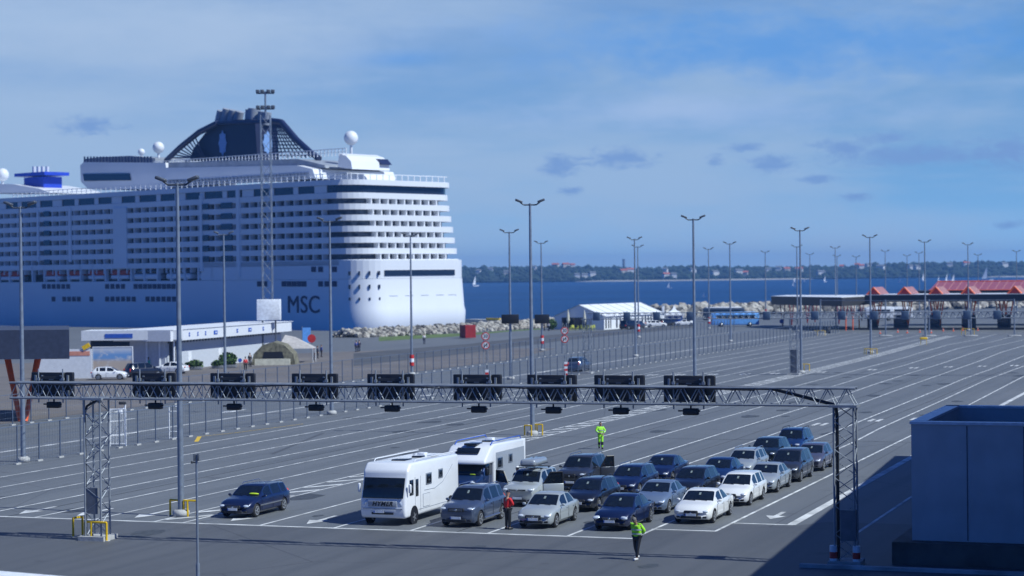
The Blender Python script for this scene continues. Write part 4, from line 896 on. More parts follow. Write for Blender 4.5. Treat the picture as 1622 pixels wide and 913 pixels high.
for x0, x1 in [(.4, .9), (1.3, 1.7), (2.0, 2.35), (3.9, 4.5), (5.1, 5.6), (12.5, 13.2), (13.6, 14.2), (14.6, 15.2), (15.6, 16.2)]:
    f = Lm/20.5; MB().box((x0*f*1.0+(x1-x0)/2, -.03, 1.3), ((x1-x0), .06, 2.1)).build('door', 'ship_glass', mq)
MB().box((-.05, De*.6, 1.3), (.06, De*.5, 2.3)).build('gable_glazing', 'ship_glass', mq)
# parasols
mm('canvas', (.62, .60, .48), .8); mm('chairlime', (.62, .64, .12), .6)
def parasol(label, p, closed, s=1.0):
    t_ = thing('parasol', label, 'parasol', p, 0, 'parasols by the marquee')
    MB().tube((0, 0, 0), (0, 0, 3.4*s), .05, n=6).build('pole', 'galv', t_); c = MB()
    if closed: c.lathe([(.12, 1.3*s), (.34, 1.9*s), (.30, 2.6*s), (.06, 4.1*s), (0, 4.15*s)], n=8, smooth=False)
    else: c.lathe([(2.5, 2.1), (2.45, 2.45), (.9, 3.0), (.0, 3.3)], n=8, smooth=False)
    c.build('canopy', 'canvas', t_)
parasol('closed cream parasol at the left end of the seating', at(900, 522.5), True); parasol('closed cream parasol in front of the marquee gable', at(926, 523), True)
parasol('open cream parasol between the two closed ones', at(918, 520.5), False); parasol('open cream parasol nearest the marquee wall', at(932, 519.5), False, .9)
for i, px in enumerate([903, 908, 914, 921, 925, 931, 937, 941]):
    t_ = thing('cafe_chair', 'lime yellow cafe chair under the parasols, %s of eight from the left' % ['first', 'second', 'third', 'fourth', 'fifth', 'sixth', 'seventh', 'eighth'][i], 'chair', at(px, 523.4-(i % 2)*.6), rnd.uniform(-1, 1), 'cafe chairs at the marquee')
    MB().rbox((0, 0, .45), (.5, .5, .06), .02).build('seat', 'chairlime', t_); MB().rbox((0, .23, .75), (.5, .05, .5), .02).build('backrest', 'chairlime', t_)
    for sx in (-.2, .2):
        for sy in (-.2, .2): MB().tube((sx, sy, 0), (sx, sy, .43), .03, n=5).build('leg', 'chairlime', t_)
# kiosk fence panel, bushes, small gazebo
def foliage(name, label, p, dims, n, g=None, cat='bush', pot=False, leaf=.12):
    t_ = thing(name, label, cat, p, 0, g); mb = MB(); rr = random.Random(int(p.x*10)+5)
    for k in range(n):
        v = Vector((rr.gauss(0, 1), rr.gauss(0, 1), rr.gauss(0, 1))).normalized()*rr.uniform(.72, 1.05)
        c = Vector((v.x*dims[0]/2, v.y*dims[1]/2, dims[2]/2+.1+v.z*dims[2]/2)); c.z = max(.12, c.z); q = Matrix.Rotation(rr.random()*6, 3, 'Z') @ Matrix.Rotation(rr.random()*6, 3, 'X'); s = leaf*rr.uniform(.6, 1.4)
        mb.add([c+q @ Vector(a) for a in ((-s, -s*.6, 0), (s, -s*.6, 0), (s, s*.6, 0), (-s, s*.6, 0))], [(0, 1, 2, 3)], rr.choice((0, 0, 1)))
    mb.ball((0, 0, dims[2]/2+.1), (dims[0]*.42, dims[1]*.42, dims[2]*.45), 10, 0, noise=.08)
    mb.build('leaves', ['bush', 'bush_light'], t_); MB().tube((0, 0, 0), (0, 0, dims[2]*.5), .06, n=6).build('stem', 'darkgrey', t_)
    if pot: MB().rbox((0, 0, .2), (dims[0]*.9, dims[1]*.9, .4), .04).build('planter', 'midgrey', t_)
mm('bush_light', (.09, .17, .03), .8, var=.4, scale=3)
foliage('shrub', 'round green shrub behind the right black board', at(874, 523), (2.2, 2, 2.2), 500, cat='shrub')
gz = thing('gazebo', 'small pointed white gazebo tent right of the marquee', 'tent', at(1068, 514.5)); c = MB()
c.add([(-2.2, -2.2, 2.3), (2.2, -2.2, 2.3), (2.2, 2.2, 2.3), (-2.2, 2.2, 2.3), (-.5, -.5, 3.2), (.5, -.5, 3.2), (.5, .5, 3.2), (-.5, .5, 3.2), (0, 0, 4.3)], [(0, 1, 5, 4), (1, 2, 6, 5), (2, 3, 7, 6), (3, 0, 4, 7), (4, 5, 8), (5, 6, 8), (6, 7, 8), (7, 4, 8)]); c.box((0, -2.2, 2.15), (4.4, .04, .3)).box((-2.2, 0, 2.15), (.04, 4.4, .3)); c.build('roof', 'tentwhite', gz)
for sx in (-2.1, 2.1):
    for sy in (-2.1, 2.1): MB().tube((sx, sy, 0), (sx, sy, 2.3), .05, n=6).build('leg', 'white', gz)
MB().box((0, 1.9, 1.1), (4, .05, 1.8)).build('side_cloth', 'blue', gz)
wt_ = thing('white_pillar', 'slim white pillar at the right end of the marquee', 'pillar', at(1050.5, 516)); MB().rbox((0, 0, 2.2), (.55, .55, 4.3), .05).build('shaft', 'white', wt_); MB().rbox((0, 0, 4.4), (.7, .7, .12), .03).build('cap', 'whitepaint', wt_)
# ================================================================== buses
def bus(label, c, L_, h_, rz, matn, roofn='white', band=True):
    t_ = thing('bus', label, 'bus', c, rz); W2 = 2.5
    MB().rbox((0, 0, .35+(h_-.5)/2), (L_, W2, h_-.5), .22, seg=3).build('body', matn, t_)
    MB().rbox((0, 0, h_-.08), (L_*.86, W2*.8, .3), .1).build('roof_pod', roofn, t_)
    n = 7
    for k in range(n): 
        for s in (-1, 1): MB().rbox((-L_/2+.9+(L_-1.8)*(k+.5)/n, s*(W2/2+.005), h_*.68), ((L_-1.8)/n*.93, .04, h_*.26), .01).build('window', 'glass', t_)
    MB().rbox((L_/2+.005, 0, h_*.6), (.05, W2*.88, h_*.42), .01).build('windscreen', 'glass', t_); MB().rbox((-L_/2-.005, 0, h_*.68), (.05, W2*.8, h_*.25), .01).build('rear_window', 'glass', t_)
    for x in (-L_*.3, L_*.3):
        for s in (-1, 1):
            q = Matrix.Rotation(math.pi/2, 3, 'X'); o = MB().lathe([(0, -.14), (.42, -.14), (.48, -.08), (.48, .08), (.42, .14), (0, .14)], (x, s*(W2/2-.1), .48), 18, 0, q).build('wheel', 'tyre', t_); MB().lathe([(0, -.15), (.26, -.15), (.26, .15), (0, .15)], (x, s*(W2/2-.09), .48), 12, 0, q).build('rim', 'rim', o)
    for s in (-1, 1): MB().ball((L_/2, s*.9, .75), (.08, .2, .12)).build('headlight', 'lamp_glass', t_)
    return t_
mm('busblue', (.16, .42, .88), .35, coat=.4); mm('buswhite', (.75, .77, .80), .35, coat=.4)
p = at(1164, 517.5); bus('bright blue city bus with dark windows parked on the quay', p+Vector((0, 0, 0)), 9.8*1.02, 3.0, math.pi+.02, 'busblue', 'busblue')
p = at(1146, 509.5); bus('white roofed dark coach half hidden behind the blue bus', p, 9.5, 3.3, .0, 'navycoach' if 'navycoach' in M else mm('navycoach', (.03, .05, .09), .4) and 'navycoach', 'white')
p = at(1393, 508); bus('white coach with coloured stripes behind the booths', p, 6.5, 3.1, -.1, 'buswhite', 'buswhite')
p = at(1465, 505); bus('white bus mostly hidden behind the booths below the second gable', p+Vector((-6, 0, 0)), 6, 2.8, -.1, 'buswhite', 'buswhite')
# ================================================================== left side buildings
mm('terminal_white', (.68, .70, .74), .6, var=.05); mm('terminal_wall', (.52, .55, .60), .7, var=.06); mm('bluegrey', (.045, .058, .10), .7); mm('sealing', (.12, .14, .17), .6)
T1, T2 = at(262, 589), at(446, 567); d = T2-T1; L_ = d.length; rz = math.atan2(d.y, d.x)
tb = thing('cruise_terminal', 'low white terminal building with long white fascia below the ship side', 'building', T1, rz)
MB().box((L_/2, 3, 1.9), (L_, 6, 3.8)).build('wall', 'terminal_wall', tb); MB().box((L_/2-.3, 2.5, 4.45), (L_+2, 7.6, 1.35)).build('fascia', 'terminal_white', tb); MB().box((L_/2, 2.5, 5.16), (L_+2.2, 7.8, .06)).build('roof', 'terminal_white', tb)
each('vent', [((1+k*(L_-2)/39, -.04, 3.55), (.5, .06, .3)) for k in range(40)], 'sealing', tb)
for k, (x, w_) in enumerate([(4.5, .35), (7.2, .35), (9.7, .35), (13, 1.2), (20.5, .5), (25, 1.1), (30, .5)]): 
    bm_ = MB()
    if x < L_: bm_.box((x, -1.33, 4.45), (w_, .04, .5)); bm_.box((x+.05, -1.36, 4.45), (w_*.35, .04, .2), mi=1); bm_.build('fascia_mark', ['blue', 'terminal_white'], tb)
for x in (7.5, 17.5): MB().box((x, -.03, 1.1), (1.1, .08, 2.1)).build('door', 'white', tb)
e1 = at(205, 590); en = thing('terminal_entrance', 'glazed entrance hall with white canopy left of the terminal building', 'building', at(136, 590), 0)
q = at(255, 592)-at(136, 590); w_ = q.length; MB().box((w_/2, 3, 2.1), (w_-1, 5, 3.9)).build('glass_hall', 'ship_glass', en); MB().box((w_/2, 1.5, 4.55), (w_+.4, 6, 1.2)).build('fascia', 'terminal_white', en)
MB().box((w_*.38, -1.53, 4.5), (3.4, .05, .5)).build('fascia_marks', 'blue', en)
for x in (w_-.6, w_-2.4, w_-4): MB().tube((x, -.6, 0), (x, -.6, 3.9), .14, n=8).build('column', 'terminal_white', en)
# white hoardings
hb_ = thing('white_hoarding', 'white hoarding wall with a pale red band at the far left', 'hoarding', at(102, 600), .02)
MB().box((0, 0, 1.7), (6.4, .3, 3.4)).build('panel', 'terminal_white', hb_); MB().box((0, -.17, 2.9), (6.0, .04, .5)).build('red_band', 'palered' if 'palered' in M else mm('palered', (.6, .25, .18), .7) and 'palered', hb_)
yp = MB(); yp.box((2.6, -.2, 3.7), (.9, .2, .5), ry=-.5); yp.box((-.2, .4, 4.4), (1.0, .2, .4), ry=.3); yp.build('yellow_pennant', 'yellow', hb_)
pb = thing('picture_billboard', 'billboard with a blue sea and sand picture behind the parked white car', 'billboard', at(179, 597), .02)
m, t, b = nodemat('seapic'); tcn = t.nodes.new('ShaderNodeTexCoord'); sp_ = t.nodes.new('ShaderNodeSeparateXYZ'); t.links.new(tcn.outputs['Object'], sp_.inputs[0]); nzz = nz_(t, tcn.outputs['Object'], 1.2)
c = mx_(t, mr_(t, sp_.outputs[2], 2.6, 3.2), (.16, .32, .6), (.5, .55, .65)); c2 = mx_(t, mr_(t, sp_.outputs[2], 1.8, 2.2), (.5, .42, .36), c); c3 = mx_(t, mr_(t, nzz, .55, .7), c2, (.6, .6, .62)); t.links.new(c3, b.inputs['Base Color'])
MB().box((0, 0, 1.75), (4.6, .3, 3.4)).build('picture', 'seapic', pb); MB().box((0, 0, 3.5), (4.7, .36, .1)).box((-2.33, 0, 1.75), (.08, .36, 3.4)).box((2.33, 0, 1.75), (.08, .36, 3.4)).build('frame', 'terminal_white', pb)
# dark canopy building at far left on orange V struts
lp_ = at(36, 668); dc = thing('strut_canopy', 'dark grey canopy block on orange V struts at the far left', 'canopy', lp_)
c_r = at_depth(110, 560, 165); MB().prism([(c_r.x, 165), (c_r.x-40, 165+3), (c_r.x-40, 165+18), (c_r.x*179/165, 179)], 5.15, 7.5).build('roof', 'bluegrey', dc, True)
for tx in (12, 60):
    top = at_depth(tx, 568, lp_.y+3); MB().tube(lp_+Vector((.2 if tx > 30 else -.2, 0, 0)), top, .2, .28, 10).build('strut', 'orange', dc, True)
foliage('hedge_bush', 'clipped round bush in planter left of the pole by the terminal', at(308, 586), (2.2, 1.2, 1.1), 350, 'potted bushes by the terminal', pot=True); foliage('hedge_bush', 'low bush left of the tall one by the terminal door', at(345, 584), (1.6, 1.1, 1.0), 300, 'potted bushes by the terminal', pot=True); foliage('hedge_bush', 'taller bush in planter before the white terminal wall', at(361, 583), (2.4, 1.4, 1.9), 500, 'potted bushes by the terminal', pot=True); foliage('hedge_bush', 'dark bush beside the terminal entrance, behind the white car', at(262, 577), (2.2, 1.4, 1.6), 300, 'potted bushes by the terminal', pot=True)
# market tents beside the terminal
mm('camo', (.17, .16, .11), .9, var=.5, scale=2); mm('beige', (.45, .42, .40), .8)
tp = at(433, 578); ct = thing('camouflage_tent', 'rounded brown and olive canvas tent at the right end of the terminal', 'tent', tp); c = MB(); 
prof = [(-2.9, 0), (-2.6, 1.4), (-1.4, 2.6), (0, 3.0), (1.4, 2.6), (2.6, 1.4), (2.9, 0)]; c.ext([(x, 0, z) for x, z in prof], (0, 5, 0)); c.build('canvas', 'camo', ct); MB().ext([(-1.6, -.05, 0), (1.6, -.05, 0), (1.2, -.05, 1.7), (-1.2, -.05, 1.7)], (0, .1, 0)).build('doorway', 'black', ct); MB().box((0, -.9, .4), (4.6, .5, .8)).build('counter', 'canvas', ct)
tp = at(466, 575); ct = thing('peaked_tent', 'pale peaked market tent behind the brown one', 'tent', tp); c = MB(); c.add([(-2.2, 0, 1.9), (2.6, 0, 1.9), (2.6, 4, 1.9), (-2.2, 4, 1.9), (-1.4, 2, 3.7), (0, 2, 3.4)], [(0, 1, 5, 4), (1, 2, 5), (2, 3, 4, 5), (3, 0, 4)]); c.build('canopy', 'beige', ct)
for sx in (-2.1, 2.5):
    for sy in (.1, 3.9): MB().tube((sx, sy, 0), (sx, sy, 1.9), .05, n=6).build('leg', 'white', ct)
rc = thing('red_container', 'dark red shipping container beside the rocks under the ship stern', 'container', at(741, 536), .55)
c = MB(); c.box((0, 0, 1.25), (2.2, 2.0, 2.3)); 
for k in range(8): c.box((-1+k*.28, -1.02, 1.25), (.1, .06, 2.1))
c.build('body', 'darkred', rc); MB().box((1.12, 0, 1.25), (.05, 1.8, 2.1)).build('door', 'palered', rc)
bb = thing('blue_banner', 'upright pale blue banner on the quay left of the stern', 'banner', at(486, 553)); MB().box((0, 0, 2.2), (1.3, .1, 2.4)).build('cloth', 'busblue', bb); MB().tube((-.7, 0, 0), (-.7, 0, 3.6), .05, n=6).build('pole', 'galv', bb)
rs_ = thing('red_round_sign', 'round red sign on a post left of a group of walkers', 'sign', at(494, 565)); rs = MB(); rs.lathe([(0, 0), (.6, 0), (.6, .06), (0, .07)], (0, -.05, 2.6), 20, 0, Matrix.Rotation(math.pi/2, 3, 'X'), False); rs.build('disc', 'red', rs_); MB().tube((0, 0, 0), (0, 0, 2.4), .05, n=6).build('post', 'galv', rs_)
bs_ = thing('round_blue_sign', 'blue round sign on a short post near the terminal bushes', 'sign', at(380.5, 592)); rs = MB(); rs.lathe([(0, 0), (.24, 0), (.24, .05), (0, .06)], (0, -.05, 1.6), 18, 0, Matrix.Rotation(math.pi/2, 3, 'X'), False); rs.build('disc', 'blue', bs_); MB().tube((0, 0, 0), (0, 0, 1.5), .04, n=6).build('post', 'galv', bs_)
# ================================================================== grey enclosure, its plinth, terminal building out to the right
K0 = at(1443, 893)
K0 = Vector((15.7, 81, 0)); kz = -TH
kb = thing('plant_enclosure', 'big blue grey metal box with open top in the lower right corner', 'enclosure', K0, kz)
hK = at_depth(1443, 672, 81).z; Lk, Dk, tk = 13, 10.3, .5
mm('panelgrey', (.50, .53, .57), .5, .0, var=.08, scale=.7)
w_ = MB(); 
w_.box((Lk/2, tk/2, .9+(hK-.9)/2), (Lk, tk, hK-.9)); w_.box((Lk/2, Dk-tk/2, .9+(hK-.9)/2), (Lk, tk, hK-.9)); w_.box((tk/2, Dk/2, .9+(hK-.9)/2), (tk, Dk-2*tk-.01, hK-.9)); w_.box((Lk-tk/2, Dk/2, .9+(hK-.9)/2), (tk, Dk-2*tk-.01, hK-.9)); w_.build('wall', 'panelgrey', kb)
sm_ = MB()
for k in range(1, 6): sm_.box((k*2.17, -.012, .9+(hK-.9)/2), (.03, .02, hK-1.0))
sm_.build('panel_seams', 'bluegrey', kb)
cpg = MB(); cpg.box((Lk/2, tk/2-.02, hK+.05), (Lk+.1, tk+.1, .1)); cpg.box((tk/2-.02, Dk/2+.3, hK+.05), (tk+.1, Dk-.7, .1)); cpg.box((Lk/2, Dk-tk/2+.02, hK+.05), (Lk+.1, tk+.1, .1)); cpg.build('coping', 'coping' if 'coping' in M else mm('coping', (.70, .76, .85), .35, .0) and 'coping', kb)  # coping paler and bluer than the walls, sky light put into its colour
MB().box((Lk/2, Dk/2, hK-1.9), (Lk-1.1, Dk-1.1, .1)).build('inner_floor', 'darkgrey', kb); un = MB(); un.rbox((4, 5, hK-1.2), (3, 3, 1.2), .05); un.rbox((8.5, 5, hK-1.3), (2.5, 3, 1.0), .05); un.build('cooling_unit', 'darkgrey', kb)
MB().box((Lk/2-.3, Dk/2-.3, .44), (Lk+.8, Dk+.6, .88)).build('plinth', 'stone_dark', kb)
wy = struct('kerb', MB().box(K0+LN*4-LD*2.3+Vector((0, 0, .07)), (16, .3, .14), kz), 'paint_worn')
gv = thing('ferry_terminal', 'grey ferry terminal wing just beyond the right edge, shading the ground', 'building', (21.6, 78.2, 0), -R(16.6))
hT = 13.2
MB().box((15, 9, hT/2), (30, 74, hT)).build('wall', 'panelgrey', gv); MB().box((15, 9, hT+.15), (30.2, 74.4, .3)).build('roof', 'roof_dark', gv)
each('window', [((-.02, -25+k*6.1, 2.6+j*3.9), (.06, 4.6, 1.8)) for j in range(3) for k in range(12)], 'ship_glass', gv)
# pale walkway roof at the lower left
wr = thing('walkway_roof', 'pale flat walkway roof cutting the lower left corner', 'roof', at(0, 903, 3))
a_, b_ = at(-60, 899.5, 3), at(150, 917, 3); d = (b_-a_); f_ = Vector((d.y, -d.x, 0)).normalized()
MB().ext([a_-d, b_+d*1.2, b_+d*1.2+f_*4, a_-d+f_*4], (0, 0, -.25)).build('slab', 'white', wr, True)
c = MB()
for k in range(-3, 4): q = a_+d*(k*.35+.2)+f_*2; c.tube((q.x, q.y, 0), (q.x, q.y, 2.75), .08, n=8)
c.build('posts', 'pole', wr, True)
# ================================================================== cars
def paint(name, col, metal=.0, rough=.3): return mat(name, col, rough, metal, var=.02, scale=.7, coat=1.0)
for n_, c_, me_ in [('paint_navy', (.008, .016, .060), .2), ('paint_black', (.010, .013, .024), .1), ('paint_white', (.80, .81, .82), 0), ('paint_silver', (.42, .46, .48), .2), ('paint_bluegrey', (.085, .115, .185), .4), ('paint_steel', (.17, .23, .34), .3), ('paint_darkgrey', (.045, .052, .07), .4), ('paint_violetgrey', (.14, .145, .20), .5), ('paint_lightgrey', (.34, .38, .42), .2), ('paint_green', (.012, .022, .028), .3), ('paint_deepblue', (.012, .035, .12), .3)]: M[n_] = paint(n_, c_, me_)
TYPES = {
 'sedan': dict(L=4.5, W=1.76, H=1.46, hood=(.72, .96), cowl=1.22, rf=2.02, rm=2.6, rr=3.25, rb=3.92, tz=1.02, te=.98, B=2.5, C=3.35),
 'wagon': dict(L=4.7, W=1.78, H=1.47, hood=(.72, .96), cowl=1.25, rf=2.05, rm=2.8, rr=4.22, rb=4.60, tz=1.0, te=.95, B=2.5, C=3.5),
 'hatch': dict(L=4.2, W=1.76, H=1.49, hood=(.76, 1.0), cowl=1.05, rf=1.85, rm=2.5, rr=3.6, rb=4.08, tz=1.0, te=.95, B=2.35, C=3.2),
 'suv': dict(L=4.55, W=1.86, H=1.72, hood=(.98, 1.12), cowl=1.2, rf=1.9, rm=2.6, rr=4.1, rb=4.42, tz=1.12, te=1.05, B=2.4, C=3.4),
 'mpv': dict(L=4.6, W=1.83, H=1.70, hood=(.85, 1.08), cowl=1.0, rf=1.95, rm=2.7, rr=4.1, rb=4.48, tz=1.1, te=1.0, B=2.45, C=3.45),
 'van': dict(L=4.9, W=1.95, H=2.0, hood=(1.0, 1.2), cowl=.95, rf=1.75, rm=2.6, rr=4.7, rb=4.86, tz=1.15, te=1.0, B=2.3, C=3.5)}
WHEEL = {}
def wheel(t_, x, s, W, r=.325):
    q = Matrix.Rotation(math.pi/2, 3, 'X'); key = ('w', r)
    if key not in WHEEL:
        o = MB().lathe([(0, -.1), (r*.66, -.11), (r*.93, -.10), (r, -.06), (r, .06), (r*.93, .10), (r*.66, .11), (0, .1)], n=22, mat3=q); o = o.build('wheel', 'tyre', t_)
        m_ = MB(); m_.lathe([(r*.66, -.115), (r*.66, .115)], n=22, mat3=q); m_.lathe([(r*.56, -.118), (r*.68, -.118)], n=22, mat3=q); m_.lathe([(r*.56, .118), (r*.68, .118)], n=22, mat3=q)
        for sy in (-.115, .115):
            for k in range(5):
                a = 2*math.pi*k/5; m_.box((math.cos(a)*r*.32, sy, math.sin(a)*r*.32), (r*.6, .02, r*.15), ry=-a)
            m_.lathe([(0, sy*1.03), (r*.16, sy*1.03)], n=10, mat3=q)
        g = m_.build('rim', 'rim', o); WHEEL[key] = (o.data, g.data); 
    else:
        o = bpy.data.objects.new('wheel', WHEEL[key][0]); COL.objects.link(o); o.parent = t_; g = bpy.data.objects.new('rim', WHEEL[key][1]); COL.objects.link(g); g.parent = o
    o.location = (x, s*(W/2-.125), r); return o
def car_body(sp, arch=.355):
    L, W, H = sp['L'], sp['W'], sp['H']; w = W/2; h0, h1 = sp['hood']; hoodz = lambda u: h0+(h1-h0)*(min(u, sp['cowl'])/sp['cowl'])**.6
    S = []   # u, wf, zb, zbelt, wt, ztop
    S.append((0.0, .80, .34, h0-.22, .76, h0-.16)); S.append((.07, .90, .24, h0-.12, .84, h0-.07)); S.append((.28, .965, .2, hoodz(.28)-.09, .87, hoodz(.28)-.01)); S.append((.7, .995, .19, hoodz(.7)-.09, .88, hoodz(.7)+.01))
    ct = sp['cowl']; S.append((ct-.02, 1, .19, hoodz(ct)-.08, .86, hoodz(ct)+.01)); zb_ = hoodz(ct)-.06
    f = .5; S.append((ct+(sp['rf']-ct)*.5, 1, .19, zb_, .80, h1+(H-.04-h1)*.56)); S.append((sp['rf'], 1, .19, zb_+.01, .73, H-.05))
    S.append((sp['B'], 1, .19, zb_+.015, .735, H-.01)); S.append((sp['B']+.09, 1, .19, zb_+.015, .735, H-.005)); S.append((max(sp['rm'], sp['B']+.2), 1, .19, zb_+.02, .735, H))
    if sp['C'] < sp['rr']: S.append((sp['C'], 1, .19, zb_+.03, .73, H-.012)); S.append((sp['C']+.09, 1, .19, zb_+.03, .73, H-.015))
    S.append((sp['rr'], .99, .2, zb_+.035, .70, H-.06))
    um = (sp['rr']+sp['rb'])/2; S.append((um, .985, .21, zb_+.03 if sp['rb']-sp['rr'] > .5 else zb_, .75, sp['tz']+(H-.06-sp['tz'])*.52)); S.append((sp['rb'], .96, .22, sp['tz']-.07, .80, sp['tz']))
    if L-sp['rb'] > .3: S.append((L-.12, .93, .24, sp['te']-.09, .82, sp['te']))
    S.append((L, .86, .34, sp['te']-.22, .76, sp['te']-.16))
    rings = []
    for u, wf, zb, zt_b, wt, zt in S:
        ww = w*wf; half = [(0, zb), (.86*ww, zb), (ww*.975, zb+.1), (ww, (zb+zt_b)/2+.04), (ww*.99, zt_b-.05), (ww*.955, zt_b), (w*wt, zt-.045), (w*wt*.8, zt-.012), (0, zt)]
        rings.append([(u, y, z) for y, z in half] + [(u, -y, z) for y, z in half[-2:0:-1]])
    n = len(rings[0]); bm = bmesh.new(); V = []
    for r in rings:
        row = []
        for u, y, z in r:
            fr = max(0, 1-u/1.6); re = max(0, 1-(L-u)/1.2); k = (abs(y)/w)**2
            wd_ = .07*(1-abs((u-sp['cowl']-.35)/.9)) if abs(u-sp['cowl']-.35) < .9 else 0
            uu = u+.20*k*fr-.16*k*re+wd_*k; row.append(bm.verts.new((L/2-uu, y, z)))
        V.append(row)
    fmap = {}
    for i in range(len(rings)-1):
        for k in range(n): fmap[(i, k)] = bm.faces.new((V[i][k], V[i+1][k], V[i+1][(k+1) % n], V[i][(k+1) % n]))
    bm.faces.new(V[0]); bm.faces.new(V[-1][::-1])
    bmesh.ops.recalc_face_normals(bm, faces=bm.faces[:])
    us = [s[0] for s in S]; iC = us.index(ct-.02); iF = us.index(sp['rf']); iR = us.index(sp['rr']); iE = us.index(sp['rb'])
    ws = [fmap[(i, k)] for i in range(iC, iF) for k in (6, 7, 8, 9)]; rw = [fmap[(i, k)] for i in range(iR, iE) for k in (6, 7, 8, 9)]
    groups = [(ws, 1, .055)]; groups.append((rw, 3, .07))
    spans = []; iB = us.index(sp['B']); cur = iC+1
    spans.append(list(range(iC+1, iB))); 
    if sp['C'] < sp['rr']: iCC = us.index(sp['C']); spans.append(list(range(iB+1, iCC))); spans.append(list(range(iCC+1, iR)))
    else: spans.append(list(range(iB+1, iR+1)))
    for sg in spans:
        for k in (5, 10):
            fs = [fmap[(i, k)] for i in sg]
            if fs: groups.append((fs, 2, .035))
    for fs, mi, th_ in groups:
        bmesh.ops.inset_region(bm, faces=fs, thickness=th_, depth=-.008, use_even_offset=True)
        for f_ in fs: f_.material_index = mi
    me = bpy.data.meshes.new('body'); bm.to_mesh(me); bm.free()
    for k in ('black', 'glass', 'glass', 'glass', 'black'): me.materials.append(M[k])
    ob = bpy.data.objects.new('tmp', me); COL.objects.link(ob)
    cm = MB(); q = Matrix.Rotation(math.pi/2, 3, 'X'); xf, xr = L/2-sp.get('fa', .86), -L/2+sp.get('ra', .92)
    for x in (xf, xr):
        for s in (-1, 1): cm.lathe([(0, -.3), (arch, -.3), (arch, .3), (0, .3)], (x, s*(w+.05), sp.get('wr', .325)), 20, 4, q, False)
    cut = cm.build('cut', ['black']*5); md = ob.modifiers.new('b', 'BOOLEAN'); md.object = cut; md.operation = 'DIFFERENCE'; md.solver = 'EXACT'
    dg = bpy.context.evaluated_depsgraph_get(); res = bpy.data.meshes.new_from_object(ob.evaluated_get(dg))
    bpy.data.objects.remove(ob); bpy.data.objects.remove(cut)
    return res, xf, xr
BODYC = {}
def split_mesh(me):
    out = {}
    for p in me.polygons:
        if p.material_index in (0, 4): key = 'body'
        elif p.material_index == 1: key = 'windshield'
        elif p.material_index == 3: key = 'rear_window'
        else: key = 'side_l' if p.center.y > 0 else 'side_r'
        out.setdefault(key, []).append(p)
    return out
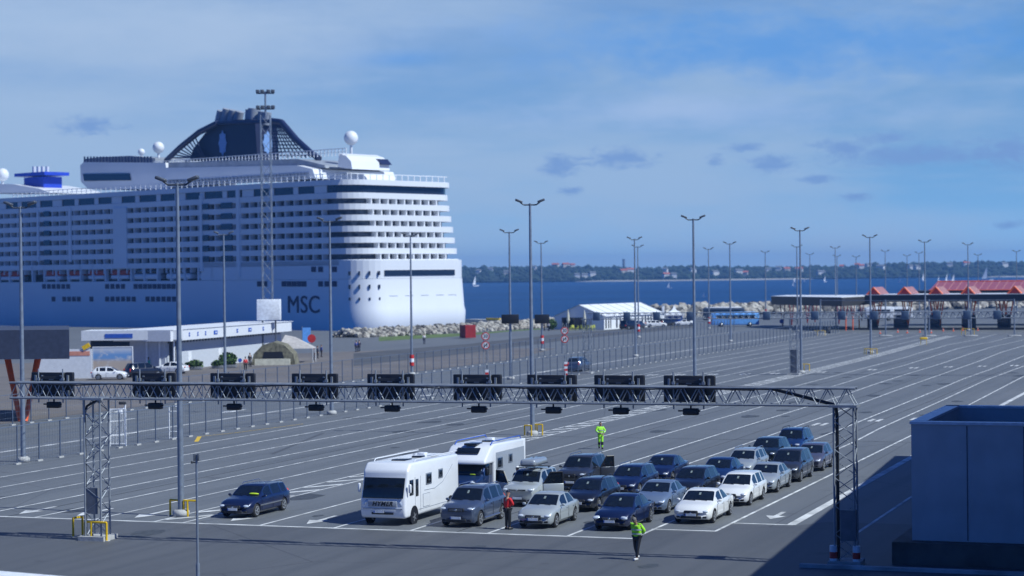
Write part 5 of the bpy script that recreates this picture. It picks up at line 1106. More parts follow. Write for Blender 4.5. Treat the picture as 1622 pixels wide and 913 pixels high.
def car(name, label, cat, kind, pm, loc, rz, group=None, over=None, rails=False, tag_=True, plate=True, grille='wide', trim=None, lamps=1.0, rimr=None):
    sp = dict(TYPES[kind]); sp.update(over or {}); sp['wr'] = .36 if kind in ('suv', 'van') else .325
    key = (kind, tuple(sorted(sp.items())))
    if key not in BODYC:
        me, xf, xr = car_body(sp, sp['wr']+.045); parts = {}
        for k, ps in split_mesh(me).items():
            idx = {}; vs = []; fs = []; mi = []
            for p in ps:
                f_ = []
                for v in p.vertices:
                    if v not in idx: idx[v] = len(vs); vs.append(me.vertices[v].co.copy())
                    f_.append(idx[v])
                fs.append(f_); mi.append(0 if p.material_index != 4 else 1)
            parts[k] = (vs, fs, mi)
        BODYC[key] = (parts, xf, xr); bpy.data.meshes.remove(me)
    parts, xf, xr = BODYC[key]; L, W, H = sp['L'], sp['W'], sp['H']; w = W/2
    t_ = thing(name, label, cat, loc, rz, group)
    for k, (vs, fs, mi) in parts.items():
        me = bpy.data.meshes.new(k); me.from_pydata(vs, [], fs); nm2 = 'side_window' if k.startswith('side') else k
        for q in ([pm, 'black'] if k == 'body' else ['glass']): me.materials.append(M[q])
        me.polygons.foreach_set('material_index', mi if k == 'body' else [0]*len(fs)); me.polygons.foreach_set('use_smooth', [True]*len(fs)); me.update(); me.set_sharp_from_angle(angle=R(38))
        o = bpy.data.objects.new(nm2, me); COL.objects.link(o); o.parent = t_
    for x in (xf, xr):
        for s in (-1, 1): wheel(t_, x, s, W, sp['wr'])
    h0 = sp['hood'][0]
    for s in (-1, 1):
        q = Matrix.Rotation(-s*.75, 3, 'Z'); MB().ball((L/2-.22, s*w*.68, h0-.13), (.15, .20*lamps, .07*lamps), 12, 0, q).build('headlight', 'lamp_glass', t_)
        MB().ball((-L/2+.10, s*w*.70, .82 if kind != 'suv' else .95), (.09, .13, .10 if kind in ('sedan', 'hatch') else .22), 10).build('tail_light', 'red', t_)
        m_ = MB(); m_.ball((L/2-sp['cowl']-.30, s*(w+.07), sp['hood'][1]+.02), (.05, .10, .065), 8); m_.box((L/2-sp['cowl']-.28, s*(w-.0), sp['hood'][1]-.02), (.06, .16, .05)); m_.build('mirror', pm if pm != 'paint_black' else 'black', t_)
    g = MB()
    if grille == 'wide': g.rbox((L/2-.045, 0, h0-.17), (.12, w*.85, .16), .03)
    elif grille == 'thin': g.rbox((L/2-.05, 0, h0-.14), (.1, w*.95, .07), .02)
    else: g.rbox((L/2-.03, 0, h0-.2), (.12, w*.72, .24), .05)
    g.rbox((L/2-.03, 0, .33), (.1, w*1.05, .13), .03); 
    for s in (-1, 1): g.rbox((L/2-.13, s*w*.66, .33), (.1, w*.22, .1), .03)
    g.build('grille', 'black', t_); gb = MB(); gz = {'wide': h0-.17, 'thin': h0-.14}.get(grille, h0-.2)
    for k in (-1, 0, 1): gb.box((L/2+.02, 0, gz+k*.035), (.012, w*.7, .012))
    gb.ball((L/2+.02, 0, gz), (.02, .06, .05), 8); gb.build('grille_trim', 'chrome', t_)
    if plate: MB().box((L/2+.04, 0, .45), (.02, .52, .115)).box((L/2+.052, -.235, .45), (.004, .05, .11), mi=1).build('number_plate', ['plate', 'blue'], t_)
    sm = MB(); zb = sp['hood'][1]-.10
    for s in (-1, 1):
        for u in (sp['cowl']+.12, sp['B']+.05, sp['C']+.15): sm.box((L/2-u, s*(w+.001), (.3+zb)/2), (.014, .012, zb-.38))
        sm.box((L/2-(sp['cowl']+sp['C'])/2-.1, s*(w+.002), .30), (sp['C']-sp['cowl'], .012, .014))
    sm.build('door_seams', 'black', t_)
    hd = MB()
    for s in (-1, 1):
        for u in (sp['B']-.16, sp['C']-.05): hd.box((L/2-u, s*(w+.012), zb-.08), (.16, .03, .03))
        if trim: hd.box((0, s*(w+.012), .55), (L*.5, .03, .06), mi=1)
    hd.build('door_handles', [pm, trim or 'black'], t_)
    wp = MB()
    for s in (-.1, .5): wp.tube((L/2-sp['cowl']+.03, s*w, sp['hood'][1]+.02), (L/2-sp['cowl']-.1, s*w-.5, sp['hood'][1]+.07), .012, n=4)
    wp.build('wipers', 'black', t_)
    if tag_:
        # paper tag that hangs behind the windscreen mirror: set on the glass
        um = sp['cowl']+(sp['rf']-sp['cowl'])*.62; zz = sp['hood'][1]+(H-.04-sp['hood'][1])*.66
        sl_ = math.atan2((H-.05-sp['hood'][1]), (sp['rf']-sp['cowl'])); MB().box((L/2-um+.03, .02, zz), (.01, .09, .19), ry=-(math.pi/2-sl_)).build('paper_tag', 'tag', t_)
    if rails:
        r_ = MB()
        for s in (-1, 1): r_.path([(L/2-sp['rf']-.1, s*w*.68, H-.02), (L/2-sp['rf']-.3, s*w*.68, H+.05), (L/2-sp['rr']+.3, s*w*.66, H+.05), (L/2-sp['rr']+.1, s*w*.66, H-.03)], .022, 6)
        r_.build('roof_rail', 'chrome' if rails == 'chrome' else 'black', t_)
    t_['len'] = L
    return t_
CRZ = math.atan2(-LD.y, -LD.x)
QG = 'cars queuing in the lanes'
def lanecar(lat, al, kind, pm, label, **k):
    L = (k.get('over') or {}).get('L', TYPES[kind]['L']); return car('parked_car', label, 'car', kind, pm, LP(lat-.3, al+L/2), CRZ, QG, **k)
lanecar(-9.8, 2.0, 'wagon', 'paint_navy', 'dark navy estate car standing alone left of the motorhomes', trim='chrome', tag_=False, grille='wide', rails='chrome')
c4 = lanecar(1.9, 1.5, 'suv', 'paint_bluegrey', 'blue grey off-road car in front, right beside the big white motorhome', rails='chrome', grille='wide', over=dict(L=4.6))
c5 = lanecar(1.8, 10.0, 'suv', 'paint_silver', 'silver off-road car with grey roof box and front doors open', over=dict(L=4.5), grille='thin')
c7 = lanecar(1.9, 18.0, 'suv', 'paint_violetgrey' if False else 'paint_darkgrey', 'dark off-road car behind the silver one with a rear door open', rails='chrome', grille='tall', over=dict(L=4.7))
lanecar(5.5, 1.9, 'sedan', 'paint_silver', 'silver saloon car in the front row beside the man in the red shirt', grille='wide', over=dict(H=1.47))
lanecar(5.4, 8.6, 'wagon', 'paint_black', 'black estate car right behind the silver saloon', grille='wide', rails=True)
lanecar(5.4, 15.6, 'wagon', 'paint_navy', 'dark blue estate car third in the lane of the silver saloon', grille='wide', rails='chrome', over=dict(L=4.6))
lanecar(5.4, 22.0, 'sedan', 'paint_navy', 'dark navy saloon last in the lane of the silver saloon', grille='tall', over=dict(L=4.7, H=1.44))
lanecar(9.1, 2.0, 'sedan', 'paint_navy', 'dark navy saloon in the front row behind the worker in the yellow jacket', grille='thin', over=dict(L=4.7, H=1.47), lamps=1.35)
lanecar(8.95, 8.6, 'sedan', 'paint_steel', 'steel blue saloon behind the dark navy one of the front row', grille='wide', over=dict(L=4.55, H=1.44))
lanecar(8.9, 15.2, 'wagon', 'paint_black', 'black estate car with pale grille, third in the fourth car lane', grille='tall', over=dict(L=4.6))
lanecar(8.9, 21.0, 'sedan', 'paint_deepblue', 'dark blue saloon with big pale headlamps behind the black estate', grille='tall', lamps=1.3, over=dict(L=4.5))
lanecar(8.9, 26.6, 'wagon', 'paint_lightgrey', 'light grey estate car with black window frames in the rear of its lane', rails='chrome', over=dict(L=4.5))
lanecar(8.9, 32.6, 'suv', 'paint_green', 'dark green grey off-road car near the rear, just ahead of the last blue one', over=dict(L=4.4, H=1.64))
lanecar(9.0, 39.0, 'suv', 'paint_deepblue', 'blue off-road car with roof rails, farthest back of the queue', rails=True, over=dict(L=4.6, H=1.72))
lanecar(11.95, 5.4, 'sedan', 'paint_white', 'white saloon car at the right end of the front row', grille='tall', lamps=.8, over=dict(L=4.9, W=1.86, H=1.44))
lanecar(11.95, 12.8, 'wagon', 'paint_white', 'white compact estate car right behind the white saloon', grille='tall', over=dict(L=4.5, H=1.5))
lanecar(11.95, 19.0, 'sedan', 'paint_lightgrey', 'silver grey saloon car third in the right lane', grille='wide', over=dict(L=4.6, H=1.43))
lanecar(11.95, 24.6, 'mpv', 'paint_darkgrey', 'dark people carrier fourth in the right lane', grille='wide')
lanecar(11.95, 31.0, 'hatch', 'paint_violetgrey', 'grey violet hatchback last in the right lane', grille='wide')
# extras on some of them
rbx = thing('roof_box', 'grey roof box on the silver off-road car', 'roof box', c5.location+Vector((0, 0, 1.80)), CRZ)
MB().rbox((-.35, 0, .23), (2.0, .85, .38), .16, seg=4).build('shell', 'paint_lightgrey', rbx); MB().box((-.35, 0, .12), (2.02, .87, .03)).build('seam', 'black', rbx)
bars = MB()
for x in (.3, -.9): bars.box((x, 0, 1.77), (.06, 1.45, .04)); bars.box((x, .62, 1.74), (.1, .05, .08)); bars.box((x, -.62, 1.74), (.1, .05, .08))
bars.build('roof_bars', 'black', c5)
def open_door(c, side, pm, u0=1.35, ln_=1.05, W=1.86, zb=1.05, zt=1.62, ang=1.0, L=4.5):
    hx, hy = L/2-u0, side*W/2; q = Matrix.Rotation(side*(-ang)+math.pi, 3, 'Z')
    d = MB(); b0 = q @ Vector((ln_/2, 0, 0)); d.rbox((hx+b0.x, hy+b0.y, (.32+zb)/2), (ln_, .09, zb-.32), .03, mat3=q)
    for (x0, z0, x1, z1) in [(0.02, zb, .38, zt), (.38, zt, ln_-.05, zt), (ln_-.04, zb, ln_-.06, zt)]:
        p0, p1 = q @ Vector((x0, 0, 0)), q @ Vector((x1, 0, 0)); d.tube((hx+p0.x, hy+p0.y, z0), (hx+p1.x, hy+p1.y, z1), .035, n=5, mi=1)
    d = d.build('door', [pm, 'black'], c); g = MB(); pts = []
    for x, z in [(.05, zb), (.4, zt-.02), (ln_-.06, zt-.02), (ln_-.05, zb)]: p = q @ Vector((x, 0, 0)); pts.append((hx+p.x, hy+p.y, z))
    g.ext(pts, q @ Vector((0, .015, 0))); g.build('window', 'glass', d)
open_door(c5, 1, 'paint_white' if False else 'paint_silver', ang=1.05); open_door(c5, -1, 'paint_silver', ang=1.0)
open_door(c7, 1, 'paint_darkgrey', u0=2.5, ln_=.85, ang=.8)
for cc in (c4,):
    sb_ = MB()
    for s in (-1, 1): sb_.tube((-1.0, s*.92, .33), (1.0, s*.92, .33), .05, n=8)
    sb_.build('side_step', 'chrome', cc)
# lime vests on dashboards seen through the windscreens
for lat, al, L_, sp_, dx in [(-9.8, 2.0, 4.7, 'wagon', .35)]:
    pass
# ------------------------------------------------------------------ motorhomes
def side_extrude(pts, W, bev, mi=0, seg=3):
    bm = bmesh.new(); vs = [bm.verts.new((x, -W/2, z)) for x, z in pts]; f = bm.faces.new(vs); r = bmesh.ops.extrude_face_region(bm, geom=[f]); bmesh.ops.translate(bm, verts=[v for v in r['geom'] if isinstance(v, bmesh.types.BMVert)], vec=(0, W, 0))
    bmesh.ops.recalc_face_normals(bm, faces=bm.faces[:]); bmesh.ops.bevel(bm, geom=[e for e in bm.edges if e.calc_face_angle(0) > .3], offset=bev, segments=seg, affect='EDGES', profile=.5)
    out = ([v.co.copy() for v in bm.verts], [[v.index for v in f.verts] for f in bm.faces]); bm.free(); return out
mm('mh_white', (.78, .80, .84), .3, coat=.6, var=.02); mm('mh_silver', (.42, .46, .52), .35, .2, coat=.5, var=.02); mm('name_grey', (.33, .36, .42), .4); mm('mh_trim', (.20, .23, .28), .4)
def motorhome(label, lat, al, kind):
    L, W, H = (6.8, 2.28, 2.9) if kind == 'int' else (7.0, 2.28, 2.85)
    t_ = thing('motorhome', label, 'motorhome', LP(lat, al+L/2), CRZ, 'white motorhomes in the first lane'); X = lambda u: L/2-u
    mb = MB()
    if kind == 'int':
        vs, fs = side_extrude([(X(.06), .34), (X(.0), .75), (X(.05), 1.25), (X(.36), 2.22), (X(.38), 2.5), (X(.75), 2.86), (X(L-.05), 2.80), (X(L), .45), (X(L-.8), .36)], W, .13); mb.add(vs, fs, 0, True)
        for u in (1.05, 5.6):
            for s in (-1, 1): mb.lathe([(0, -.02), (.46, -.02), (.46, .02), (0, .02)], (X(u), s*(W/2+.0), .40), 20, 1, Matrix.Rotation(math.pi/2, 3, 'X'), False)
        o = mb.build('body', ['mh_white', 'black'], t_); o.data.set_sharp_from_angle(angle=R(30))
        sl_ = math.atan2(.97, .31); ws = MB(); ws.rbox((X(.175)+.02, 0, 1.74), (.06, W*.90, .98), .05, mat3=Matrix.Rotation(-(math.pi/2-sl_), 3, 'Y')); ws.build('windshield', 'glass', t_)
        for s in (-1, 1):
            MB().ball((X(.10), s*.88, 1.02), (.10, .12, .27), 12, 0, Matrix.Rotation(s*.55, 3, 'X')).build('headlight', 'lamp_glass', t_)
            MB().rbox((X(.25), s*(W/2+.14), 1.72), (.12, .14, .42), .05).build('mirror', 'mh_white', t_)
            w1 = MB(); w1.rbox((X(.75), s*(W/2+.004), 1.72), (.46, .03, .72), .01); w1.rbox((X(1.42), s*(W/2+.004), 1.66), (.32, .03, .80), .01); w1.build('side_window', 'glass', t_)
            for u, ww, hh, zz in [(2.85, .72, .55, 1.95), (4.35, .55, .45, 2.05)]:
                o = MB().rbox((X(u), s*(W/2+.006), zz), (ww, .04, hh), .02).build('window', 'mh_trim', t_); MB().rbox((X(u), s*(W/2+.02), zz), (ww-.12, .03, hh-.12), .01).build('pane', 'glass', o)
            MB().box((X(2.55), s*(W/2+.004), .98), (.85, .012, .62), mi=0).box((X(2.55), s*(W/2+.008), .98), (.81, .012, .58), mi=1).build('locker_hatch', ['mh_trim', 'mh_white'], t_)
            sm = MB(); 
            for u in (1.18, 1.85): sm.box((X(u), s*(W/2+.003), 1.35), (.02, .012, 1.65))
            sm.box((X(4.2), s*(W/2+.003), .62), (5.2, .012, .02)); pts = [(2.3, 1.45), (3.6, 1.42), (4.6, 1.62), (5.3, 2.0), (5.9, 2.35)]
            for (a, b_), (c_, d_) in zip(pts, pts[1:]): sm.tube((X(a), s*(W/2+.004), b_), (X(c_), s*(W/2+.004), d_), .014, n=4)
            sm.build('seams', 'mh_trim', t_)
            q = Matrix.Rotation(math.pi/2, 3, 'X')
        g = MB(); g.rbox((X(.0)+.0, 0, 1.02), (.06, 1.45, .27), .02, mi=0); g.build('name_band', 'name_grey', t_)
        tx = MB(); put_text(tx, 'HYMER', .29, (X(0)+.045, 0, 1.02), (0, 1, 0), (0, 0, 1), shear=.3, space=1.15, bold=.008); tx.build('lettering', 'black', t_)
        g = MB(); g.rbox((X(.0)+.02, 0, .58), (.05, 1.1, .10), .02); g.build('lower_grille', 'black', t_); MB().box((X(0)+.055, -.18, .66), (.02, .52, .12)).box((X(0)+.067, -.40, .66), (.004, .05, .11), mi=1).build('number_plate', ['plate', 'blue'], t_)
        sk = MB(); sk.box((X(.0)-.0, 0, .80), (.10, 2.0, .02)); sk.build('bumper_line', 'mh_trim', t_)
        w2 = MB(); w2.rbox((X(.09)+.02, .35, 1.34), (.03, .95, .035), .01); w2.rbox((X(.09)+.02, -.5, 1.34), (.03, .8, .035), .01); w2.build('wipers', 'black', t_)
        MB().rbox((X(.10), .45, 1.40), (.12, .34, .06), .02).build('lime_vest', 'lime', t_)
    else:
        vs, fs = side_extrude([(X(.95), 1.9), (X(1.0), 2.1), (X(1.9), 2.72), (X(2.4), 2.85), (X(L-.05), 2.80), (X(L), .5), (X(2.3), .42), (X(2.3), 1.9)], W, .10); mb.add(vs, fs, 0, True)
        o = mb.build('body', ['mh_white'], t_); o.data.set_sharp_from_angle(angle=R(30))
        vs, fs = side_extrude([(X(.0), .38), (X(.02), .85), (X(.2), 1.12), (X(1.0), 1.32), (X(1.75), 2.08), (X(2.5), 2.08), (X(2.5), .38)], 1.98, .10); cb = MB().add(vs, fs, 0, True).build('cab', 'paint_deepblue', t_); cb.data.set_sharp_from_angle(angle=R(30))
        sl_ = math.atan2(.76, .75); MB().rbox((X(1.36)+.03, 0, 1.72), (.05, 1.72, .92), .03, mat3=Matrix.Rotation(-(math.pi/2-sl_), 3, 'Y')).build('windshield', 'glass', t_)
        for s in (-1, 1):
            MB().ball((X(.16), s*.78, .95), (.16, .17, .24), 12, 0, Matrix.Rotation(s*.4, 3, 'X')).build('headlight', 'lamp_glass', t_)
            MB().rbox((X(1.85), s*1.0, 1.62), (.9, .03, .62), .01).build('side_window', 'glass', t_); MB().rbox((X(1.15), s*1.16, 1.55), (.14, .18, .4), .05).build('mirror', 'black', t_)
            MB().box((X(4.7), s*(W/2+.004), 1.55), (4.3, .012, 1.7)).build('side_panel', 'mh_silver', t_)
            for u, ww, hh, zz in [(3.1, .85, .6, 1.85), (4.7, .6, .5, 1.95)]:
                o = MB().rbox((X(u), s*(W/2+.018), zz), (ww, .04, hh), .02).build('window', 'mh_trim', t_); MB().rbox((X(u), s*(W/2+.03), zz), (ww-.12, .03, hh-.12), .01).build('pane', 'glass', o)
        MB().rbox((X(1.55), 0, 2.56), (.45, 1.25, .06), .02, mat3=Matrix.Rotation(.6, 3, 'Y')).build('front_skylight', 'glass', t_)
        g = MB(); g.rbox((X(.0)+.01, 0, .92), (.05, 1.0, .2), .02); g.rbox((X(.0)+.01, 0, .55), (.05, 1.3, .12), .02); g.build('grille', 'black', t_); MB().rbox((X(.02), 0, .42), (.12, 1.9, .22), .05).build('bumper', 'midgrey', t_)
        r_ = MB()
        for s in (-1, 1): r_.path([(X(2.2), s*.98, 2.80), (X(2.5), s*.98, 2.98), (X(6.6), s*.98, 2.96), (X(6.8), s*.98, 2.80)], .03, 6)
        r_.build('roof_rail', 'blue', t_)
        MB().rbox((X(L)-.0, 0, 1.65), (.10, W+.04, 2.3), .04).build('rear_frame', 'mh_white', t_)
        MB().rbox((X(1.05), .45, 1.40), (.12, .3, .06), .02).build('lime_vest', 'lime', t_)
    for u in ((1.05, 5.6) if kind == 'int' else (.95, 5.4)):
        for s in (-1, 1): wheel(t_, X(u), s, W+.05 if kind == 'int' or u > 2 else 2.05, .34)
    rt = 2.9
    for (u, y, a, b_, hh, mt) in [(1.9, 0, .9, .7, .10, 'glass'), (3.6, .15, .5, .5, .10, 'glass'), (5.2, -.3, .4, .4, .12, 'mh_white'), (4.4, .6, .9, .3, .05, 'mh_silver')]:
        MB().rbox((X(u+.4), y, 2.86), (a, b_, hh), .03).build('roof_hatch', mt, t_)
    if kind == 'int':
        r_ = MB()
        for s in (-1, 1): r_.path([(X(1.4), s*1.02, 2.86), (X(1.6), s*1.02, 2.96), (X(6.8), s*1.02, 2.92)], .025, 6)
        r_.build('roof_rail', 'mh_white', t_)
    for s in (-1, 1): MB().rbox((X(L)-.02, s*.95, .95), (.06, .14, .4), .02).build('tail_light', 'red', t_)
    return t_
motorhome('big white motorhome with flat front and dark windscreen in the front row', -1.95, 1.3, 'int')
motorhome('white and grey motorhome with blue cab behind the flat fronted one', -1.9, 10.6, 'semi')
# dashboard vest of the lone estate car
vest = MB(); vest.ball((0, 0, 0), (.10, .28, .05), 10)
lone = [o for o in bpy.data.objects if o.get('label', '').startswith('dark navy estate car standing alone')][0]
o = vest.build('lime_vest', 'lime', lone); o.location = (4.7/2-1.42, .42, 1.06)
# ------------------------------------------------------------------ vehicles further off
def pxcar(px, py, kind, pm, label, rz, **k): k.setdefault('tag_', False); return car('parked_car', label, 'car', kind, pm, at(px, py), rz, 'cars parked on the quay', **k)
pxcar(917, 588, 'suv', 'paint_bluegrey', 'blue grey off-road car driving away between the two long fences', CRZ+math.pi)
pxcar(174, 601.5, 'hatch', 'paint_white', 'white hatchback in front of the picture billboard at the far left', .05)
pxcar(227, 597, 'mpv', 'paint_black', 'black people carrier at the glazed terminal entrance, seen from behind', .75)
pxcar(270, 592, 'sedan', 'paint_white', 'white saloon between the black people carrier and the terminal bushes', math.pi-.25)
pxcar(997, 522, 'van', 'paint_black', 'black van in front of the marquee doors', .9)
pxcar(1010, 521, 'suv', 'paint_darkgrey', 'dark grey car beside the black van', 1.1)
pxcar(1039, 518.5, 'wagon', 'paint_white', 'white estate car with dark rear at the right end of the marquee', .1)
pxcar(1055, 517, 'suv', 'paint_black', 'black off-road car between marquee and gazebo', .8)
pxcar(1064, 516.2, 'hatch', 'paint_navy', 'navy hatchback in front of the pointed gazebo', .9)
pxcar(1084, 516.5, 'sedan', 'paint_white', 'white saloon right of the pointed gazebo', math.pi+.1)
# ================================================================== people
def skinmesh(verts, edges, radii, root=0, sub=2):
    me = bpy.data.meshes.new('s'); me.from_pydata(verts, edges, []); o = bpy.data.objects.new('s', me); COL.objects.link(o)
    sk = o.modifiers.new('k', 'SKIN'); 
    if not me.skin_vertices: me.attributes
    lay = me.skin_vertices[0] if len(me.skin_vertices) else None
    if lay is None:
        bpy.context.view_layer.objects.active = o; bpy.ops.mesh.customdata_skin_add(); lay = me.skin_vertices[0]
    for i, r in enumerate(radii): lay.data[i].radius = (r, r) if not isinstance(r, tuple) else r; lay.data[i].use_root = (i == root)
    sb = o.modifiers.new('s', 'SUBSURF'); sb.levels = sub; sb.render_levels = sub
    dg = bpy.context.evaluated_depsgraph_get(); res = bpy.data.meshes.new_from_object(o.evaluated_get(dg)); out = ([v.co.copy() for v in res.vertices], [list(p.vertices) for p in res.polygons])
    bpy.data.objects.remove(o); bpy.data.meshes.remove(res); return out
def person(label, p, rz, J, top, bottom, shoes='black', hair='hair', hat=None, tape=False, skirtjacket=True, detail=True, legtop=None):
    """x = facing direction; J joints dict (metres)."""
    t_ = thing('person', label, 'person', p, rz)
    D = dict(pel=(0, 0, .95), che=(.0, 0, 1.25), nek=(0, 0, 1.48), hed=(.02, 0, 1.62), crn=(.02, 0, 1.74),
             shl=(0, .19, 1.42), ell=(-.02, .25, 1.14), hal=(.06, .25, .90), shr=(0, -.19, 1.42), elr=(-.02, -.25, 1.14), har=(.06, -.25, .90),
             hil=(0, .10, .90), knl=(.02, .11, .50), anl=(0, .11, .09), tol=(.14, .12, .04), hir=(0, -.10, .90), knr=(.02, -.11, .50), anr=(0, -.11, .09), tor=(.14, -.12, .04))
    D.update(J); k = list(D); V = [D[a] for a in k]; ix = {a: i for i, a in enumerate(k)}
    E = [('pel', 'che'), ('che', 'nek'), ('nek', 'hed'), ('hed', 'crn'), ('che', 'shl'), ('shl', 'ell'), ('ell', 'hal'), ('che', 'shr'), ('shr', 'elr'), ('elr', 'har'), ('pel', 'hil'), ('hil', 'knl'), ('knl', 'anl'), ('anl', 'tol'), ('pel', 'hir'), ('hir', 'knr'), ('knr', 'anr'), ('anr', 'tor')]
    rad = dict(pel=(.15, .11), che=(.17, .12), nek=.055, hed=.085, crn=.07, shl=.06, ell=.042, hal=.03, shr=.06, elr=.042, har=.03, hil=.085, knl=.06, anl=.042, tol=.035, hir=.085, knr=.06, anr=.042, tor=.035)
    vs, fs = skinmesh(V, [(ix[a], ix[b_]) for a, b_ in E], [rad[a] for a in k], 0, 2)
    mb = MB(); mb.add(vs, fs, 0, True); h = Vector(D['hed']); up = (Vector(D['crn'])-h).normalized(); tilt = math.atan2(up.x, up.z); q = Matrix.Rotation(tilt, 3, 'Y')
    mb.ball(h+up*.035, (.098, .078, .122), 12, 0, q); mb.ball(h+q @ Vector((.10, 0, .02)), (.02, .014, .025), 6, 0, q)
    for s in (-1, 1): mb.ball(h+q @ Vector((0, s*.08, .02)), (.025, .012, .035), 6, 0, q); mb.ball(h+q @ Vector((.088, s*.03, .045)), (.012, .014, .008), 6, 1, q)
    mb.box(h+q @ Vector((.092, 0, -.035)), (.012, .045, .008), mat3=q, mi=1)
    for hand, el_ in (('hal', 'ell'), ('har', 'elr')):
        a, e_ = Vector(D[hand]), Vector(D[el_]); d = (a-e_).normalized(); s = d.orthogonal().normalized(); n2 = d.cross(s); qq = Matrix((s, n2, d)).transposed()
        mb.rbox(a+d*.05, (.075, .03, .10), .012, mat3=qq)
        for j in range(4): b0 = a+d*.10+s*(-.028+j*.019); mb.tube(b0, b0+d*(.035+.006*(j in (1, 2)))+n2*.008, .009, .008, 5); mb.tube(b0+d*(.035)+n2*.008, b0+d*.058+n2*.026, .008, .006, 5)
        b0 = a+d*.03+s*.04; mb.tube(b0, b0+d*.04+s*.025, .011, .008, 5)
    mb.build('body', ['skin', 'black'], t_)
    # clothes: jacket / shirt, trousers, shoes, hair or hat
    kk = ['che', 'nek2', 'wai', 'hem', 'shl', 'ell', 'wrl', 'shr', 'elr', 'wrr']; DD = dict(D); DD['nek2'] = tuple(Vector(D['nek'])*.9+Vector(D['che'])*.1-Vector((0, 0, .03))); DD['wai'] = tuple(Vector(D['pel'])*.65+Vector(D['che'])*.35); DD['hem'] = tuple(Vector(D['pel'])+Vector((0, 0, -.06 if skirtjacket else .02)))
    for a, b_, c_ in (('wrl', 'ell', 'hal'), ('wrr', 'elr', 'har')): DD[a] = tuple(Vector(D[b_])*.12+Vector(D[c_])*.88)
    j = .03 if skirtjacket else .015
    rj = dict(che=(.185+j*.6, .135+j*.5), nek2=.085, wai=(.17+j, .125+j), hem=(.165+j, .125+j), shl=.075+j*.5, ell=.058+j*.5, wrl=.045+j*.4, shr=.075+j*.5, elr=.058+j*.5, wrr=.045+j*.4)
    if top != 'short': pass
    i2 = {a: i for i, a in enumerate(kk)}; EE = [('che', 'nek2'), ('che', 'wai'), ('wai', 'hem'), ('che', 'shl'), ('shl', 'ell'), ('ell', 'wrl'), ('che', 'shr'), ('shr', 'elr'), ('elr', 'wrr')]
    vs, fs = skinmesh([DD[a] for a in kk], [(i2[a], i2[b_]) for a, b_ in EE], [rj[a] for a in kk], 0, 2); jk = MB(); jk.add(vs, fs, 0, True); jo = jk.build('jacket' if skirtjacket else 'shirt', top, t_)
    if tape:
        tp = MB(); c_ = Vector(D['che']); pe = Vector(D['pel'])
        for f in (.05, .62): 
            q0 = c_.lerp(pe, f); tp.lathe([(.232 if f < .3 else .222, -.028), (.232 if f < .3 else .222, .028)], (0, 0, 0), 20); 
            for v in tp.v[-40:]: v.x = v.x*.80; v += q0
        for s in ('l', 'r'): a, b_ = Vector(D['el'+s]), Vector(D['ha'+s]); d = b_-a; tp.tube(a+d*.3, a+d*.45, .075, n=10, cap=False)
        tp.build('reflective_tape', 'hivis_tape', jo)
    lk = ['pel', 'hil', 'knl', 'anl', 'hir', 'knr', 'anr']; rl_ = dict(pel=(.155, .12), hil=.108, knl=.078, anl=.062, hir=.108, knr=.078, anr=.062); i3 = {a: i for i, a in enumerate(lk)}
    vs, fs = skinmesh([D[a] for a in lk], [(i3[a], i3[b_]) for a, b_ in [('pel', 'hil'), ('hil', 'knl'), ('knl', 'anl'), ('pel', 'hir'), ('hir', 'knr'), ('knr', 'anr')]], [rl_[a] for a in lk], 0, 2)
    tr = MB(); tr.add(vs, fs, 0, True); to = tr.build('trousers', bottom, t_)
    if legtop:
        cf = MB()
        for s in ('l', 'r'):
            kn, an = Vector(D['kn'+s]), Vector(D['an'+s]); cf.tube(kn+(an-kn)*.05, kn+(an-kn)*.55, .088, .082, 10, cap=False)
        cf.build('dark_knees', legtop, to)
    for s in ('l', 'r'):
        a, b_ = Vector(D['an'+s]), Vector(D['to'+s]); d = (b_-a); d.z = 0; d.normalize(); ang = math.atan2(d.y, d.x); MB().rbox((a.x+d.x*.06, a.y+d.y*.06, max(.055, a.z-.03)), (.28, .10, .10), .04, ang).build('shoe', shoes, t_)
    hh = MB(); c_ = h+up*.06
    hh.ball(c_+q @ Vector((-.018, 0, .012)), (.103, .088, .105), 12, 0, q)
    if hat: hh = MB(); hh.ball(c_+q @ Vector((-.005, 0, .03)), (.108, .094, .085), 12, 0, q); hh.box(c_+q @ Vector((.11, 0, .02)), (.10, .13, .015), mat3=q); hh.build('cap', hat, t_)
    else: hh.build('hair', hair, t_)
    return t_
face = lambda d: math.atan2(d.y, d.x)
# man in a red shirt, back to the camera, one hand at the chin
person('man in red shirt, black trousers and dark cap standing between the front cars', at(804.5, 839), R(40), dict(ell=(.10, .26, 1.18), hal=(.24, .08, 1.40), elr=(.08, -.27, 1.16), har=(.26, -.05, 1.10), hed=(.03, 0, 1.63), crn=(.05, 0, 1.74)), 'redshirt', 'black', hat='navy', skirtjacket=False)
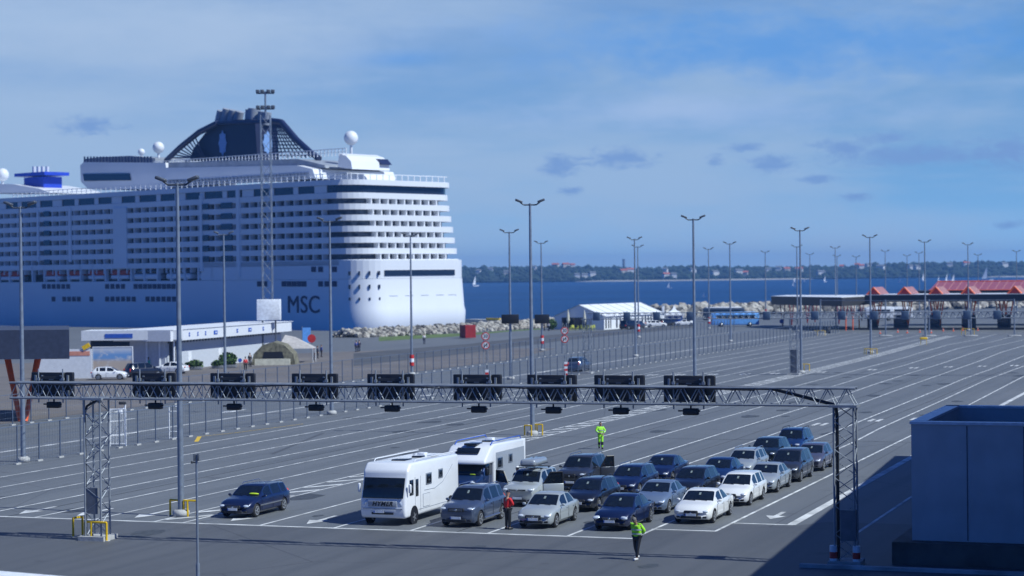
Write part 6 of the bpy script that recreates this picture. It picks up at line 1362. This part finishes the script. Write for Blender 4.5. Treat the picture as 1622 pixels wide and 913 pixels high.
# worker walking with head bowed and hands behind the back
person('grey haired worker in yellow hi-vis jacket walking with bowed head in front of the cars', at(1009.5, 887), R(-125), dict(che=(.03, 0, 1.25), nek=(.08, 0, 1.47), hed=(.17, 0, 1.58), crn=(.25, 0, 1.67), shl=(.04, .2, 1.41), shr=(.04, -.2, 1.41), ell=(-.14, .27, 1.17), hal=(-.17, .07, 1.0), elr=(-.14, -.27, 1.17), har=(-.18, -.05, 1.0),
    knl=(.13, .10, .50), anl=(.20, .09, .09), tol=(.34, .09, .04), knr=(-.02, -.1, .50), anr=(-.20, -.1, .13), tor=(-.07, -.11, .05)), 'hivis', 'black', shoes='signwhite', hair='hairgrey', tape=True)
person('worker in full yellow hi-vis suit walking alone on the empty lanes', at(951.5, 711.5), R(-80), dict(ell=(.05, .30, 1.18), hal=(.16, .16, 1.02), elr=(.08, -.33, 1.2), har=(.16, -.12, 1.08), knl=(.08, .09, .5), anl=(.10, .08, .09), tol=(.24, .08, .04), knr=(.0, -.09, .5), anr=(-.16, -.08, .14), tor=(-.03, -.09, .05)), 'hivis', 'hivis', tape=True, legtop='black')
person('person in pale cap standing at the open door left of the roof box', LP(.62, 12.6), R(-120), dict(ell=(.06, .27, 1.2), hal=(.2, .2, 1.2)), 'midgrey', 'navy', hat='white', skirtjacket=False)
mm('turq', (.05, .5, .42), .7); mm('cloth_white', (.6, .6, .6), .8); mm('cloth_grey', (.2, .21, .25), .8); mm('cloth_blue', (.03, .06, .25), .8)
for (px, py, rz, t0, b0, lab) in [(235, 589, 1, 'turq', 'navy', 'person in turquoise shirt at the terminal entrance'), (389, 588, 2, 'redshirt', 'black', 'person in red top by the terminal door right of the bushes'), (396, 581, -1, 'black', 'black', 'person in black beside the terminal wall end'),
    (497, 571, .4, 'cloth_grey', 'navy', 'person in grey walking on the quay, left of a group'), (503, 568, .2, 'navy', 'black', 'person in dark clothes in the middle of the quay group'), (509, 566, .5, 'cloth_blue', 'black', 'person in blue at the right of the quay group'), (564.5, 558, 2, 'cloth_blue', 'navy', 'person in blue walking alone on the plaza, left of a pair'), (569, 557, 2.2, 'navy', 'navy', 'person in navy walking on the plaza, right of a pair'),
    (862, 524.5, 0, 'black', 'black', 'person in black beside the green shrub, left'), (869, 524.5, 1, 'cloth_white', 'navy', 'person in white shirt before the green shrub'), (672, 545, 2, 'cloth_white', 'navy', 'person in white below the ship stern, near the grass'), (925, 516.5, 2, 'cloth_white', 'navy', 'person sitting area guest in white by the parasols')]:
    person(lab, at(px, py), rz, dict(knl=(.1, .1, .5), knr=(-.03, -.1, .5)), t0, b0, skirtjacket=False)
for o in list(bpy.data.objects):
    if o.get('len') is not None: del o['len']
